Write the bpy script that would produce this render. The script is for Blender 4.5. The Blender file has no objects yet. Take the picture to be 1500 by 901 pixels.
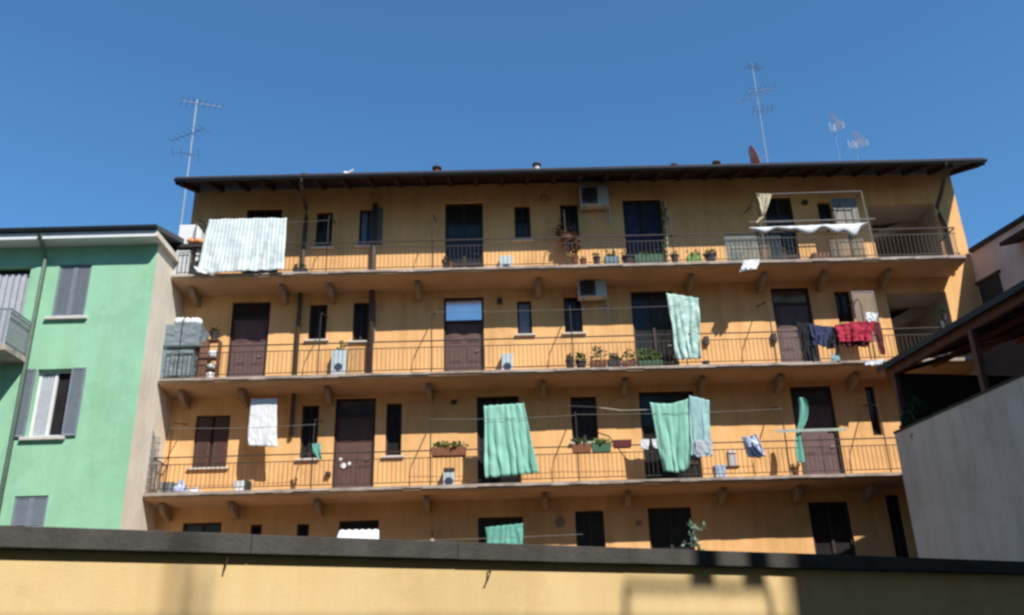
import bpy, math, random
from mathutils import Vector, Matrix, noise
random.seed(7)
S = bpy.context.scene
COL = S.collection
R = math.radians

# ------------------------------------------------------------------ camera
PITCH, ROLL, YAW, FPX = R(22.24), R(1.73), R(0.69), 1300.0
CAMZ = 1.6
fw = Vector((math.sin(YAW)*math.cos(PITCH), math.cos(YAW)*math.cos(PITCH), math.sin(PITCH)))
ri0 = Vector((math.cos(YAW), -math.sin(YAW), 0)); up0 = ri0.cross(fw)
ri = ri0*math.cos(ROLL) - up0*math.sin(ROLL)
up = up0*math.cos(ROLL) + ri0*math.sin(ROLL)
cam = bpy.data.cameras.new('camera'); co = bpy.data.objects.new('camera', cam); COL.objects.link(co)
M = Matrix((ri, up, -fw)).transposed().to_4x4(); M.translation = (0, 0, CAMZ)
co.matrix_world = M
cam.sensor_width = 36; cam.lens = 36*FPX/1500; cam.clip_end = 3000; cam.clip_start = .05
S.camera = co

def ray(px, py): return fw + ri*((px-750)/FPX) - up*((py-450.5)/FPX)
def at(px, py, Y):                      # survey helper: point on the vertical plane at distance Y
    d = ray(px, py); return d*(Y/d.y) + Vector((0, 0, CAMZ))

# ------------------------------------------------------------------ light
SUN = Vector((.65, -1, 1.2)).normalized()
SUNEL = math.asin(SUN.z); SUNAZ = math.atan2(SUN.x, SUN.y)
sl = bpy.data.lights.new('sun', 'SUN'); sl.energy = 5.0; sl.angle = R(.55); sl.color = (1, .955, .88)
so = bpy.data.objects.new('sun', sl); COL.objects.link(so)
so.rotation_euler = (-SUN).to_track_quat('-Z', 'Y').to_euler(); so.location = (30, -40, 60)
W = bpy.data.worlds.new('World'); S.world = W; W.use_nodes = True
nt = W.node_tree
sky = nt.nodes.new('ShaderNodeTexSky'); sky.sky_type = 'NISHITA'; sky.sun_disc = False
sky.sun_elevation = SUNEL; sky.sun_rotation = SUNAZ
sky.air_density = 1.0; sky.dust_density = 0; sky.ozone_density = 10; sky.altitude = 0
bg = nt.nodes['Background']; bg.inputs[1].default_value = .15
tint = nt.nodes.new('ShaderNodeMix'); tint.data_type = 'RGBA'; tint.blend_type = 'MULTIPLY'; tint.inputs['Factor'].default_value = 1
tint.inputs['B'].default_value = (.80, 1.03, .97, 1)
nt.links.new(sky.outputs[0], tint.inputs['A']); nt.links.new(tint.outputs['Result'], bg.inputs[0])
S.view_settings.view_transform = 'Standard'; S.view_settings.look = 'None'
S.view_settings.gamma = 1; S.view_settings.exposure = .28
S.render.engine = 'CYCLES'
S.cycles.max_bounces = 6
S.cycles.filter_width = 2.7

# ------------------------------------------------------------------ materials
MATS = {}
def mat(name, col, rough=.8, var=.12, scale=3.0, bump=0.0, bscale=60, metal=0, streak=0, spec=.3, transl=0, alpha=1, col2=None):
    if name in MATS: return MATS[name]
    m = bpy.data.materials.new(name); MATS[name] = m; m.use_nodes = True
    n = m.node_tree.nodes; l = m.node_tree.links; b = n['Principled BSDF']
    b.inputs['Roughness'].default_value = rough; b.inputs['Metallic'].default_value = metal
    b.inputs['Specular IOR Level'].default_value = spec
    geo = n.new('ShaderNodeNewGeometry')
    nz = n.new('ShaderNodeTexNoise'); nz.inputs['Scale'].default_value = scale; nz.inputs['Detail'].default_value = 6
    nz.inputs['Roughness'].default_value = .65
    l.new(geo.outputs['Position'], nz.inputs['Vector'])
    rp = n.new('ShaderNodeValToRGB'); rp.color_ramp.elements[0].position = .3; rp.color_ramp.elements[1].position = .72
    lo = [c*(1-var) for c in col] if col2 is None else list(col2)
    rp.color_ramp.elements[0].color = (*lo, 1)
    rp.color_ramp.elements[1].color = (*[min(1, c*(1+var*.6)) for c in col], 1)
    l.new(nz.outputs['Fac'], rp.inputs['Fac'])
    out = rp.outputs['Color']
    if streak:
        mp = n.new('ShaderNodeMapping'); mp.inputs['Scale'].default_value = (2.2, 2.2, .22)
        l.new(geo.outputs['Position'], mp.inputs['Vector'])
        n2 = n.new('ShaderNodeTexNoise'); n2.inputs['Scale'].default_value = 1.4; n2.inputs['Detail'].default_value = 8
        n2.inputs['Roughness'].default_value = .7
        l.new(mp.outputs['Vector'], n2.inputs['Vector'])
        r2 = n.new('ShaderNodeValToRGB'); r2.color_ramp.elements[0].position = .36; r2.color_ramp.elements[1].position = .56
        k = 1-streak
        r2.color_ramp.elements[0].color = (k, k*.97, k*.93, 1); r2.color_ramp.elements[1].color = (1, 1, 1, 1)
        l.new(n2.outputs['Fac'], r2.inputs['Fac'])
        mx = n.new('ShaderNodeMix'); mx.data_type = 'RGBA'; mx.blend_type = 'MULTIPLY'; mx.inputs['Factor'].default_value = 1
        l.new(out, mx.inputs['A']); l.new(r2.outputs['Color'], mx.inputs['B']); out = mx.outputs['Result']
    if streak:
        n4 = n.new('ShaderNodeTexNoise'); n4.inputs['Scale'].default_value = .55; n4.inputs['Detail'].default_value = 9; n4.inputs['Roughness'].default_value = .72
        l.new(geo.outputs['Position'], n4.inputs['Vector'])
        r4 = n.new('ShaderNodeValToRGB'); r4.color_ramp.elements[0].position = .52; r4.color_ramp.elements[1].position = .58
        r4.color_ramp.elements[0].color = (1, 1, 1, 1); r4.color_ramp.elements[1].color = (.92, .91, .90, 1)
        l.new(n4.outputs['Fac'], r4.inputs['Fac'])
        m4 = n.new('ShaderNodeMix'); m4.data_type = 'RGBA'; m4.blend_type = 'MULTIPLY'; m4.inputs['Factor'].default_value = 1
        l.new(out, m4.inputs['A']); l.new(r4.outputs['Color'], m4.inputs['B']); out = m4.outputs['Result']
    l.new(out, b.inputs['Base Color'])
    if bump:
        n3 = n.new('ShaderNodeTexNoise'); n3.inputs['Scale'].default_value = bscale; n3.inputs['Detail'].default_value = 4
        l.new(geo.outputs['Position'], n3.inputs['Vector'])
        bp = n.new('ShaderNodeBump'); bp.inputs['Strength'].default_value = bump; bp.inputs['Distance'].default_value = .02
        l.new(n3.outputs['Fac'], bp.inputs['Height']); l.new(bp.outputs['Normal'], b.inputs['Normal'])
    if transl:
        tr = n.new('ShaderNodeBsdfTranslucent'); l.new(out, tr.inputs['Color'])
        ms = n.new('ShaderNodeMixShader'); ms.inputs['Fac'].default_value = transl
        l.new(b.outputs[0], ms.inputs[1]); l.new(tr.outputs[0], ms.inputs[2])
        l.new(ms.outputs[0], n['Material Output'].inputs['Surface'])
    if alpha < 1: b.inputs['Alpha'].default_value = alpha
    return m

def stripes(name, c1, c2, freq, transl=.25, sharp=.25, horiz=False):
    if name in MATS: return MATS[name]
    m = mat(name, c1, .9, .06, 8, transl=0)
    n = m.node_tree.nodes; l = m.node_tree.links; b = n['Principled BSDF']
    uv = n.new('ShaderNodeUVMap'); sp = n.new('ShaderNodeSeparateXYZ'); l.new(uv.outputs[0], sp.inputs[0])
    mu = n.new('ShaderNodeMath'); mu.operation = 'MULTIPLY'; mu.inputs[1].default_value = freq*2*math.pi
    l.new(sp.outputs['Y' if horiz else 'X'], mu.inputs[0])
    sn = n.new('ShaderNodeMath'); sn.operation = 'SINE'; l.new(mu.outputs[0], sn.inputs[0])
    r = n.new('ShaderNodeMapRange'); r.inputs['From Min'].default_value = -sharp; r.inputs['From Max'].default_value = sharp
    l.new(sn.outputs[0], r.inputs['Value'])
    mx = n.new('ShaderNodeMix'); mx.data_type = 'RGBA'
    mx.inputs['A'].default_value = (*c1, 1); mx.inputs['B'].default_value = (*c2, 1)
    l.new(r.outputs[0], mx.inputs['Factor']); l.new(mx.outputs['Result'], b.inputs['Base Color'])
    tr = n.new('ShaderNodeBsdfTranslucent'); l.new(mx.outputs['Result'], tr.inputs['Color'])
    ms = n.new('ShaderNodeMixShader'); ms.inputs['Fac'].default_value = transl
    l.new(b.outputs[0], ms.inputs[1]); l.new(tr.outputs[0], ms.inputs[2])
    l.new(ms.outputs[0], n['Material Output'].inputs['Surface'])
    return m

YEL = mat('yellow_plaster', (.83, .478, .205), .92, .13, .7, .35, 45, streak=.15, spec=.1)
YEL2 = mat('near_yellow_plaster', (.675, .50, .26), .92, .07, 1.2, .12, 60, streak=.06, spec=.1)
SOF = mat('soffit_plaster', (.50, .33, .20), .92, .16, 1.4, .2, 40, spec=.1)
CONC = mat('slab_edge_concrete', (.46, .38, .32), .9, .5, 2.2, .3, 40, streak=.2)
BRK = mat('bracket_stone', (.30, .22, .15), .9, .2, 6, .2)
GRN = mat('green_plaster', (.31, .58, .385), .92, .09, .8, .25, 55, streak=.05, spec=.1)
CRM = mat('cream_plaster', (.76, .69, .57), .92, .10, 1.2, .3, 50, streak=.12, spec=.1)
GREYW = mat('grey_pink_plaster', (.79, .65, .54), .92, .12, .6, .3, 50, streak=.14, spec=.1)
PINKW = mat('pink_plaster', (.84, .66, .61), .92, .08, .9, .25, 50, streak=.08, spec=.1)
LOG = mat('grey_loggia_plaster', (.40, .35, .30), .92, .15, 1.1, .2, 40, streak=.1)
COP = mat('coping_lead', (.068, .064, .058), .75, .25, 4, .3, 30, streak=.25)
WOODD = mat('dark_rafter_wood', (.055, .032, .022), .8, .35, 8, .3, 80)
SOFW = mat('dark_eave_boards', (.04, .024, .018), .85, .3, 5, .3, 60)
TILE = mat('roof_tiles', (.22, .10, .06), .9, .4, 4, .5, 12)
GUT = mat('gutter_metal', (.045, .06, .075), .5, .2, 5, metal=.3)
PIPE = mat('downpipe_metal', (.10, .075, .06), .6, .25, 5, metal=.2)
PIPEG = mat('grey_downpipe', (.17, .16, .16), .6, .25, 5, metal=.2)
DOORB = mat('brown_door_wood', (.115, .060, .045), .55, .25, 9, .25, 60, spec=.4)
DOORM = mat('mauve_brown_door', (.13, .075, .07), .6, .2, 8, .2, 60, spec=.4)
FRM = mat('dark_brown_frame', (.045, .028, .024), .6, .2, 9)
GLS = mat('dark_window_glass', (.028, .026, .027), .16, .4, 2.5, spec=.25)
GLSB = mat('sky_mirroring_glass', (.70, .66, .64), .18, .12, 2, metal=.95)
GLSM = mat('half_mirroring_glass', (.16, .17, .19), .12, .5, 4, metal=.9)
CURT_D = mat('blue_inner_curtain', (.045, .05, .10), .9, .4, 6)
WHITE = mat('white_paint', (.74, .74, .74), .5, .08, 4)
SILL = mat('sill_stone', (.60, .56, .50), .8, .15, 5)
RAIL = mat('railing_iron', (.055, .045, .042), .6, .3, 8, metal=.3)
LINE = mat('line_wire', (.25, .24, .22), .6, .1)
PLASTG = mat('pale_grey_plastic', (.55, .57, .57), .5, .1, 4)
SHUT = mat('grey_shutter_paint', (.20, .23, .27), .65, .15, 6)
TARP = mat('grey_blue_tarp', (.19, .235, .255), .5, .16, 2.5, .08, 10)
LEAF = mat('leaf_green', (.075, .135, .03), .7, .5, 14, transl=.25)
LEAFD = mat('leaf_dark', (.03, .06, .02), .7, .5, 14, transl=.2)
LEAFL = mat('leaf_light', (.16, .25, .05), .7, .4, 14, transl=.25)
DRY = mat('dry_leaf', (.13, .065, .03), .8, .5, 14, transl=.2)
FLOW = mat('pale_flowers', (.50, .38, .36), .8, .3, 20, transl=.2)
TERR = mat('terracotta', (.22, .085, .045), .85, .25, 8)
POTD = mat('dark_pot', (.05, .045, .045), .7, .2, 8)
POTG = mat('green_trough', (.05, .13, .07), .6, .2, 8)
POTL = mat('light_green_trough', (.20, .36, .08), .6, .2, 8)
POTB = mat('blue_grey_trough', (.14, .24, .28), .6, .2, 8)
STEEL = mat('galvanised_steel', (.42, .45, .48), .4, .1, 6, metal=.6)
ALU = mat('bright_aluminium', (.72, .74, .76), .4, .08, 6, metal=.3)
ANTM = mat('weathered_mast', (.30, .36, .42), .6, .1, 6)
DARKM = mat('antenna_dark', (.16, .15, .16), .5, .1, 6, metal=.5)
ASPH = mat('courtyard_asphalt', (.09, .085, .08), .95, .25, 1.5, .4, 40)
REDC = mat('red_cloth', (.46, .035, .07), .9, .2, 7, .3, 30, transl=.15)
REDD = mat('dark_red_cloth', (.14, .03, .035), .9, .2, 7, .3, 30, transl=.1)
BLK = mat('black_cloth', (.018, .018, .024), .9, .3, 7, .3, 30)
NAVY = mat('navy_cloth', (.05, .07, .15), .9, .4, 10, .3, 30, transl=.1, col2=(.025, .03, .06))
WCL = mat('white_cloth', (.78, .785, .80), .9, .05, 7, .3, 30, transl=.07)
BEIG = mat('beige_cloth', (.62, .55, .38), .9, .1, 7, .3, 30, transl=.25)
BLUEW = mat('blue_white_plastic', (.62, .66, .74), .5, .3, 7, col2=(.12, .19, .36))
CYAN = mat('pale_blue_cloth', (.42, .66, .66), .9, .12, 5, .3, 30, transl=.25)
TEAL = mat('teal_cloth', (.20, .52, .42), .9, .14, 6, .3, 30, transl=.25)
MINT = stripes('mint_check_cloth', (.25, .56, .44), (.36, .66, .54), 7, .25, .8)
MINTW = mat('white_mint_cloth', (.68, .80, .74), .9, .30, 5, .3, 26, transl=.25, col2=(.24, .46, .40))
STRP = stripes('white_grey_striped_cloth', (.80, .82, .82), (.50, .61, .59), 22, .08, .8)
SCRN = mat('reed_screen', (.32, .36, .33), .7, .3, 12)
SCRD = mat('dark_teal_screen', (.06, .10, .11), .4, .4, 8)
ORNG = mat('orange_cloth', (.75, .33, .12), .8, .15, 9)
PINKB = mat('pinkish_plastic', (.66, .56, .58), .6, .1, 6)
BRWN = mat('brown_board', (.20, .10, .06), .8, .2, 8)
REDW = mat('red_brown_beam', (.20, .085, .055), .75, .3, 6, .2)
DISH = mat('rust_red_dish', (.46, .25, .21), .6, .15, 6)
LACE = mat('lace_curtain', (.62, .64, .70), .9, .15, 10, transl=.3)
BLUL = mat('pale_blue_curtain', (.25, .32, .45), .9, .25, 18)

# ------------------------------------------------------------------ mesh builder
WLOC = {}
class MB:
    def __init__(s): s.v = []; s.f = []; s.uv = None
    def quad(s, a, b, c, d):
        i = len(s.v); s.v += [Vector(a), Vector(b), Vector(c), Vector(d)]; s.f.append((i, i+1, i+2, i+3)); return s
    def box(s, x0, x1, y0, y1, z0, z1, rot=0, piv=None):
        i = len(s.v)
        P = [Vector((x, y, z)) for z in (z0, z1) for y in (y0, y1) for x in (x0, x1)]
        if rot:
            pv = Vector(piv) if piv else Vector(((x0+x1)/2, (y0+y1)/2, z0)); m = Matrix.Rotation(rot, 3, 'Z')
            P = [m @ (p-pv)+pv for p in P]
        s.v += P
        s.f += [tuple(i+k for k in q) for q in ((0, 2, 3, 1), (4, 5, 7, 6), (0, 1, 5, 4), (2, 6, 7, 3), (0, 4, 6, 2), (1, 3, 7, 5))]
        return s
    def prism(s, poly, axis, a, b):          # poly in the two other axes, extruded along axis
        n = len(poly); i = len(s.v)
        def P(p, t):
            return Vector((t, p[0], p[1])) if axis == 0 else (Vector((p[0], t, p[1])) if axis == 1 else Vector((p[0], p[1], t)))
        s.v += [P(p, a) for p in poly]+[P(p, b) for p in poly]
        s.f.append(tuple(i+k for k in range(n))); s.f.append(tuple(i+n+k for k in reversed(range(n))))
        for k in range(n): s.f.append((i+k, i+(k+1) % n, i+n+(k+1) % n, i+n+k))
        return s
    def tube(s, pts, r, seg=6, cap=True):
        pts = [Vector(p) for p in pts]; rings = []
        for k, p in enumerate(pts):
            d = (pts[min(k+1, len(pts)-1)]-pts[max(k-1, 0)]).normalized()
            a = d.orthogonal().normalized() if abs(d.z) > .9 else Vector((0, 0, 1)).cross(d).normalized()
            if abs(d.z) > .9: a = (Vector((1, 0, 0))-d*d.x).normalized()
            b = d.cross(a); rr = r[k] if isinstance(r, (list, tuple)) else r
            i = len(s.v); rings.append(i)
            for q in range(seg):
                t = 2*math.pi*q/seg; s.v.append(p+a*(rr*math.cos(t))+b*(rr*math.sin(t)))
        for k in range(len(pts)-1):
            for q in range(seg):
                s.f.append((rings[k]+q, rings[k]+(q+1) % seg, rings[k+1]+(q+1) % seg, rings[k+1]+q))
        if cap:
            s.f.append(tuple(rings[0]+q for q in reversed(range(seg)))); s.f.append(tuple(rings[-1]+q for q in range(seg)))
        return s
    def lathe(s, c, prof, seg=14, axis=2):
        i0 = len(s.v)
        for (r, h) in prof:
            for q in range(seg):
                t = 2*math.pi*q/seg; a, b = r*math.cos(t), r*math.sin(t)
                s.v.append(Vector(c)+(Vector((a, b, h)) if axis == 2 else Vector((a, h, b))))
        for k in range(len(prof)-1):
            for q in range(seg):
                a = i0+k*seg; b = a+seg
                s.f.append((a+q, a+(q+1) % seg, b+(q+1) % seg, b+q))
        s.f.append(tuple(i0+q for q in reversed(range(seg)))); s.f.append(tuple(i0+(len(prof)-1)*seg+q for q in range(seg)))
        return s
    def leaves(s, c, rx, ry, rz, n, size, droop=0):
        c = Vector(c)
        for _ in range(n):
            while True:
                p = Vector((random.uniform(-1, 1), random.uniform(-1, 1), random.uniform(-1, 1)))
                if p.length < 1 and noise.noise(p*2.3+c) > -.22: break
            p = c+Vector((p.x*rx, p.y*ry, p.z*rz))
            d = Vector((random.gauss(0, 1), random.gauss(0, 1), random.gauss(.3-droop, .8))).normalized()
            sd = d.cross(Vector((random.gauss(0, 1), random.gauss(0, 1), random.gauss(0, 1)))).normalized()
            L = size*random.uniform(.6, 1.4); w = L*.35; nn = d.cross(sd)*L*.12
            i = len(s.v); s.v += [p, p+d*L*.5+sd*w-nn, p+d*L, p+d*L*.5-sd*w-nn]
            s.f += [(i, i+1, i+2, i+3)]
        return s
    def build(s, name, m, parent=None, origin=None, smooth=False, bevel=0):
        if parent is not None: o0 = WLOC[parent.name]
        elif origin is not None: o0 = Vector(origin)
        else:
            xs = [v.x for v in s.v]; ys = [v.y for v in s.v]; zs = [v.z for v in s.v]
            o0 = Vector(((min(xs)+max(xs))/2, (min(ys)+max(ys))/2, min(zs)))
        me = bpy.data.meshes.new(name); me.from_pydata([v-o0 for v in s.v], [], s.f); me.update()
        if s.uv:
            u = me.uv_layers.new(name='UVMap')
            for lp in me.loops: u.data[lp.index].uv = s.uv[lp.vertex_index]
        if m: me.materials.append(m)
        if smooth:
            for p in me.polygons: p.use_smooth = True
        o = bpy.data.objects.new(name, me); COL.objects.link(o)
        if parent is not None: o.parent = parent
        else: o.location = o0
        WLOC[o.name] = o0.copy()
        if bevel:
            b = o.modifiers.new('bevel', 'BEVEL'); b.width = bevel; b.segments = 2; b.limit_method = 'ANGLE'
        return o

def tag(o, label, cat, group=None, kind=None):
    o['label'] = label; o['category'] = cat
    if group: o['group'] = group
    if kind: o['kind'] = kind
    return o
def thing(name, loc, label, cat, group=None):
    o = bpy.data.objects.new(name, None); COL.objects.link(o); o.location = loc; o.empty_display_size = .3
    WLOC[o.name] = Vector(loc); return tag(o, label, cat, group)

# ------------------------------------------------------------------ ground
g = MB().quad((-900, -600, 0), (900, -600, 0), (900, 1500, 0), (-900, 1500, 0)).build('ground', ASPH, origin=(0, 0, 0))
g['kind'] = 'structure'; g['label'] = 'grey asphalt courtyard ground'

# ------------------------------------------------------------------ the yellow gallery building
YF, YW = 23.0, 24.1
XL, XR = -9.43, 14.1
FLOOR = {4: 12.25, 3: 9.16, 2: 6.08, 1: 3.0}
BLD = thing('apartment_building', (2.3, YW, 0), 'long yellow four-storey apartment block with open galleries and dark overhanging roof', 'building')
holes = []
def rect(xl, xr, yt, yb, Y=YW):
    a = at(xl, yt, Y); b = at(xr, yt, Y); c = at((xl+xr)/2, yb if yb else yt+100, Y)
    return a.x, b.x, (a.z+b.z)/2, c.z

def frame_mb(x0, x1, z0, z1, y, w=.055, d=.05, bottom=True):
    f = MB(); f.box(x0, x0+w, y, y+d, z0, z1).box(x1-w, x1, y, y+d, z0, z1).box(x0+w, x1-w, y, y+d, z1-w, z1)
    if bottom: f.box(x0+w, x1-w, y, y+d, z0, z0+w)
    return f

def window(xl, xr, yt, yb, glass=None, sill=True, fr=None, mull=True, label=None, z0=None, shutters=None, bar=False):
    x0, x1, z1, zz = rect(xl, xr, yt, yb); z0 = zz if z0 is None else z0
    holes.append((x0, x1, z0, z1, .22))
    yr = YW+.13
    w = MB().quad((x0, yr+.03, z0), (x1, yr+.03, z0), (x1, yr+.03, z1), (x0, yr+.03, z1)).build('window', glass or GLS, BLD)
    if label: w['label'] = label
    f = frame_mb(x0+.002, x1-.002, z0+.002, z1-.002, yr-.03)
    if mull and x1-x0 > .45: f.box((x0+x1)/2-.03, (x0+x1)/2+.03, yr-.032, yr+.02, z0+.05, z1-.05)
    if bar: f.box(x0+.05, x1-.05, yr-.028, yr+.02, z1-.42, z1-.37)
    f.build('frame', fr or FRM, w)
    if sill: MB().box(x0-.09, x1+.09, YW-.09, YW+.12, z0-.055, z0-.001).build('sill', SILL, w, bevel=.008)
    if shutters == 'right':
        m = MB()
        m.box(x1+.005, x1+.20, YW-.07, YW-.03, z0, z1)
        for k in range(14):
            z = z0+.08+(z1-z0-.16)*k/14; m.box(x1+.03, x1+.175, YW-.085, YW-.069, z, z+.03)
        m.build('shutter', PIPEG, w)
    return w

def door(xl, xr, yt, fl, kind='brown', transom=None, label=None, panelmat=None):
    x0, x1, z1, _ = rect(xl, xr, yt, None); z0 = FLOOR[fl]+.004
    holes.append((x0, x1, z0, z1, .22))
    yr = YW+.10
    zt = z1-(.78 if transom is GLSB else .52) if transom else z1-.07
    pm = panelmat or {'brown': DOORB, 'mauve': DOORM, 'glass': GLS, 'curtain': CURT_D}[kind]
    d = MB()
    d.box(x0+.06, x1-.06, yr+.02, yr+.06, z0, zt)
    if kind in ('brown', 'mauve'):
        nx = 2 if x1-x0 > .85 else 1; pw = (x1-x0-.12)/nx
        for i in range(nx):
            for (a, b) in ((.06, .30), (.36, .62), (.68, .95)):
                xa = x0+.06+pw*i+.07; xb = x0+.06+pw*(i+1)-.07
                za = z0+(zt-z0)*a; zb = z0+(zt-z0)*b
                d.box(xa, xb, yr+.006, yr+.021, za, zb)
                d.box(xa+.05, xb-.05, yr-.004, yr+.007, za+.05, zb-.05)
    o = d.build('door', pm, BLD)
    if label: o['label'] = label
    f = frame_mb(x0+.002, x1-.002, z0, z1-.002, yr-.04, .06, .09, bottom=False)
    if transom: f.box(x0+.06, x1-.06, yr-.035, yr+.05, zt, zt+.07)
    if kind in ('glass', 'curtain'):
        f.box((x0+x1)/2-.04, (x0+x1)/2+.04, yr-.03, yr+.019, z0, zt)
        f.box(x0+.06, (x0+x1)/2-.04, yr-.028, yr+.019, z0+.62, z0+.72).box((x0+x1)/2+.04, x1-.06, yr-.028, yr+.019, z0+.62, z0+.72)
        f.box(x0+.06, (x0+x1)/2-.04, yr-.02, yr+.018, z0, z0+.18).box((x0+x1)/2+.04, x1-.06, yr-.02, yr+.018, z0, z0+.18)
    f.build('frame', FRM, o)
    if transom:
        MB().box(x0+.062, x1-.062, yr+.02, yr+.035, zt+.072, z1-.062).build('transom_pane', transom, o)
    MB().tube([(x1-.16, yr-.0, z0+1.0), (x1-.16, yr-.05, z0+1.0), (x1-.27, yr-.05, z0+1.0)], .013, 6).build('handle', STEEL, o)
    MB().box(x0-.03, x1+.03, YW-.05, YW+.1, FLOOR[fl]+.002, FLOOR[fl]+.035).build('threshold', SILL, o)
    return o

# top gallery
door(362, 414, 306, 4, 'glass')
window(464, 488, 310, 362); window(527, 552, 306, 360, shutters='right', glass=BLUL)
door(652, 707, 297, 4, 'glass', label='dark glazed door with a pale reflection low down')
window(753, 776, 301, 352, bar=True); window(820, 846, 299, 350, bar=True)
door(911, 967, 292, 4, 'curtain', label='dark blue curtained glazed door')
door(1117, 1158, 289, 4, 'glass'); window(1196, 1216, 296, 327, sill=False)
# third gallery
door(341, 397, 442, 3, 'mauve', GLS); window(454, 480, 445, 498); window(518, 541, 442, 500, shutters='right')
door(650, 708, 435, 3, 'brown', GLSB, 'brown panelled door with a sky blue fanlight')
window(757, 778, 440, 490, glass=BLUL); window(825, 851, 434, 488, bar=True)
door(923, 984, 426, 3, 'glass'); door(1128, 1184, 421, 3, 'mauve', GLSM)
window(1221, 1244, 426, 472, sill=False)
# second gallery
w = window(288, 338, 608, 685, glass=DOORM, label='window closed by brown slatted shutters')
x0, x1, z1, z0 = rect(288, 338, 608, 685)
for k in (0, 1):
    m = MB(); xa = x0+.06+k*(x1-x0)/2; xb = xa+(x1-x0)/2-.10
    m.box(xa, xb, YW+.05, YW+.095, z0+.06, z1-.06)
    for q in range(22):
        z = z0+.1+(z1-z0-.2)*q/22; m.box(xa+.05, xb-.05, YW+.036, YW+.051, z, z+.03)
    m.build('shutter', DOORB, w)
window(443, 468, 593, 672, bar=True); door(492, 551, 583, 2, 'brown', GLSM)
window(566, 589, 590, 668); door(698, 760, 580, 2, 'glass'); window(835, 873, 580, 648)
door(935, 1016, 573, 2, 'glass'); door(1156, 1217, 565, 2, 'mauve', GLS); window(1266, 1280, 565, 638, sill=False)
# first gallery (mostly behind the near wall)
window(268, 325, 765, 820, glass=SCRD, z0=FLOOR[1]+.9); window(367, 384, 768, 820, z0=FLOOR[1]+.9); window(435, 453, 767, 820, z0=FLOOR[1]+.9)
door(497, 555, 762, 1, 'glass'); door(700, 766, 757, 1, 'glass'); door(842, 884, 748, 1, 'glass')
door(948, 1012, 743, 1, 'glass'); door(1183, 1242, 735, 1, 'glass'); door(1296, 1316, 725, 1, 'glass')

# open loggias at the right end of the two upper galleries
for fl, (xl, xr, yt) in {4: (1270, 1366, 299), 3: (1297, 1385, 428)}.items():
    x0, x1, z1, _ = rect(xl, xr, yt, None); z0 = FLOOR[fl]+.01; D = 2.6
    holes.append((x0, x1, z0, z1, .02))
    a, b = YW+.02, YW+D
    m = MB().quad((x0, a, z0), (x1, a, z0), (x1, b, z0), (x0, b, z0)).quad((x0, a, z1), (x0, b, z1), (x1, b, z1), (x1, a, z1))
    m.quad((x0, a, z0), (x0, b, z0), (x0, b, z1), (x0, a, z1)).quad((x1, a, z0), (x1, a, z1), (x1, b, z1), (x1, b, z0))
    m.quad((x0, b, z0), (x1, b, z0), (x1, b, z1), (x0, b, z1))
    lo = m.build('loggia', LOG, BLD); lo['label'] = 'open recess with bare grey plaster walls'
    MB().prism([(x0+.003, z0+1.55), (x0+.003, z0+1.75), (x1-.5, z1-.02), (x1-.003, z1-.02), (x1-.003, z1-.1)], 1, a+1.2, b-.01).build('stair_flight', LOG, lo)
    MB().box(x0+.3, x0+1.05, b-.07, b-.012, z0, z0+1.9).build('door', FRM, lo)

# outer wall with reveals
xs = sorted({round(v, 4) for h in holes for v in h[:2]} | {XL, XR}); zs = sorted({round(v, 4) for h in holes for v in h[2:4]} | {0.0, 15.62})
wall = MB()
for i in range(len(xs)-1):
    for j in range(len(zs)-1):
        cx, cz = (xs[i]+xs[i+1])/2, (zs[j]+zs[j+1])/2
        if any(h[0] < cx < h[1] and h[2] < cz < h[3] for h in holes): continue
        wall.quad((xs[i], YW, zs[j]), (xs[i+1], YW, zs[j]), (xs[i+1], YW, zs[j+1]), (xs[i], YW, zs[j+1]))
for (x0, x1, z0, z1, d) in holes:
    y2 = YW+d
    wall.quad((x0, YW, z0), (x0, YW, z1), (x0, y2, z1), (x0, y2, z0)).quad((x1, YW, z0), (x1, y2, z0), (x1, y2, z1), (x1, YW, z1))
    wall.quad((x0, YW, z1), (x1, YW, z1), (x1, y2, z1), (x0, y2, z1)).quad((x0, YW, z0), (x0, y2, z0), (x1, y2, z0), (x1, YW, z0))
YB = 34.0
wall.quad((XL, YW, 0), (XL, YW, 15.62), (XL, YB, 15.62), (XL, YB, 0)).quad((XR, YW, 0), (XR, YB, 0), (XR, YB, 15.62), (XR, YW, 15.62))
wall.quad((XL, YB, 0), (XL, YB, 15.62), (XR, YB, 15.62), (XR, YB, 0))
wall.build('wall', YEL, BLD)

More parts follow.
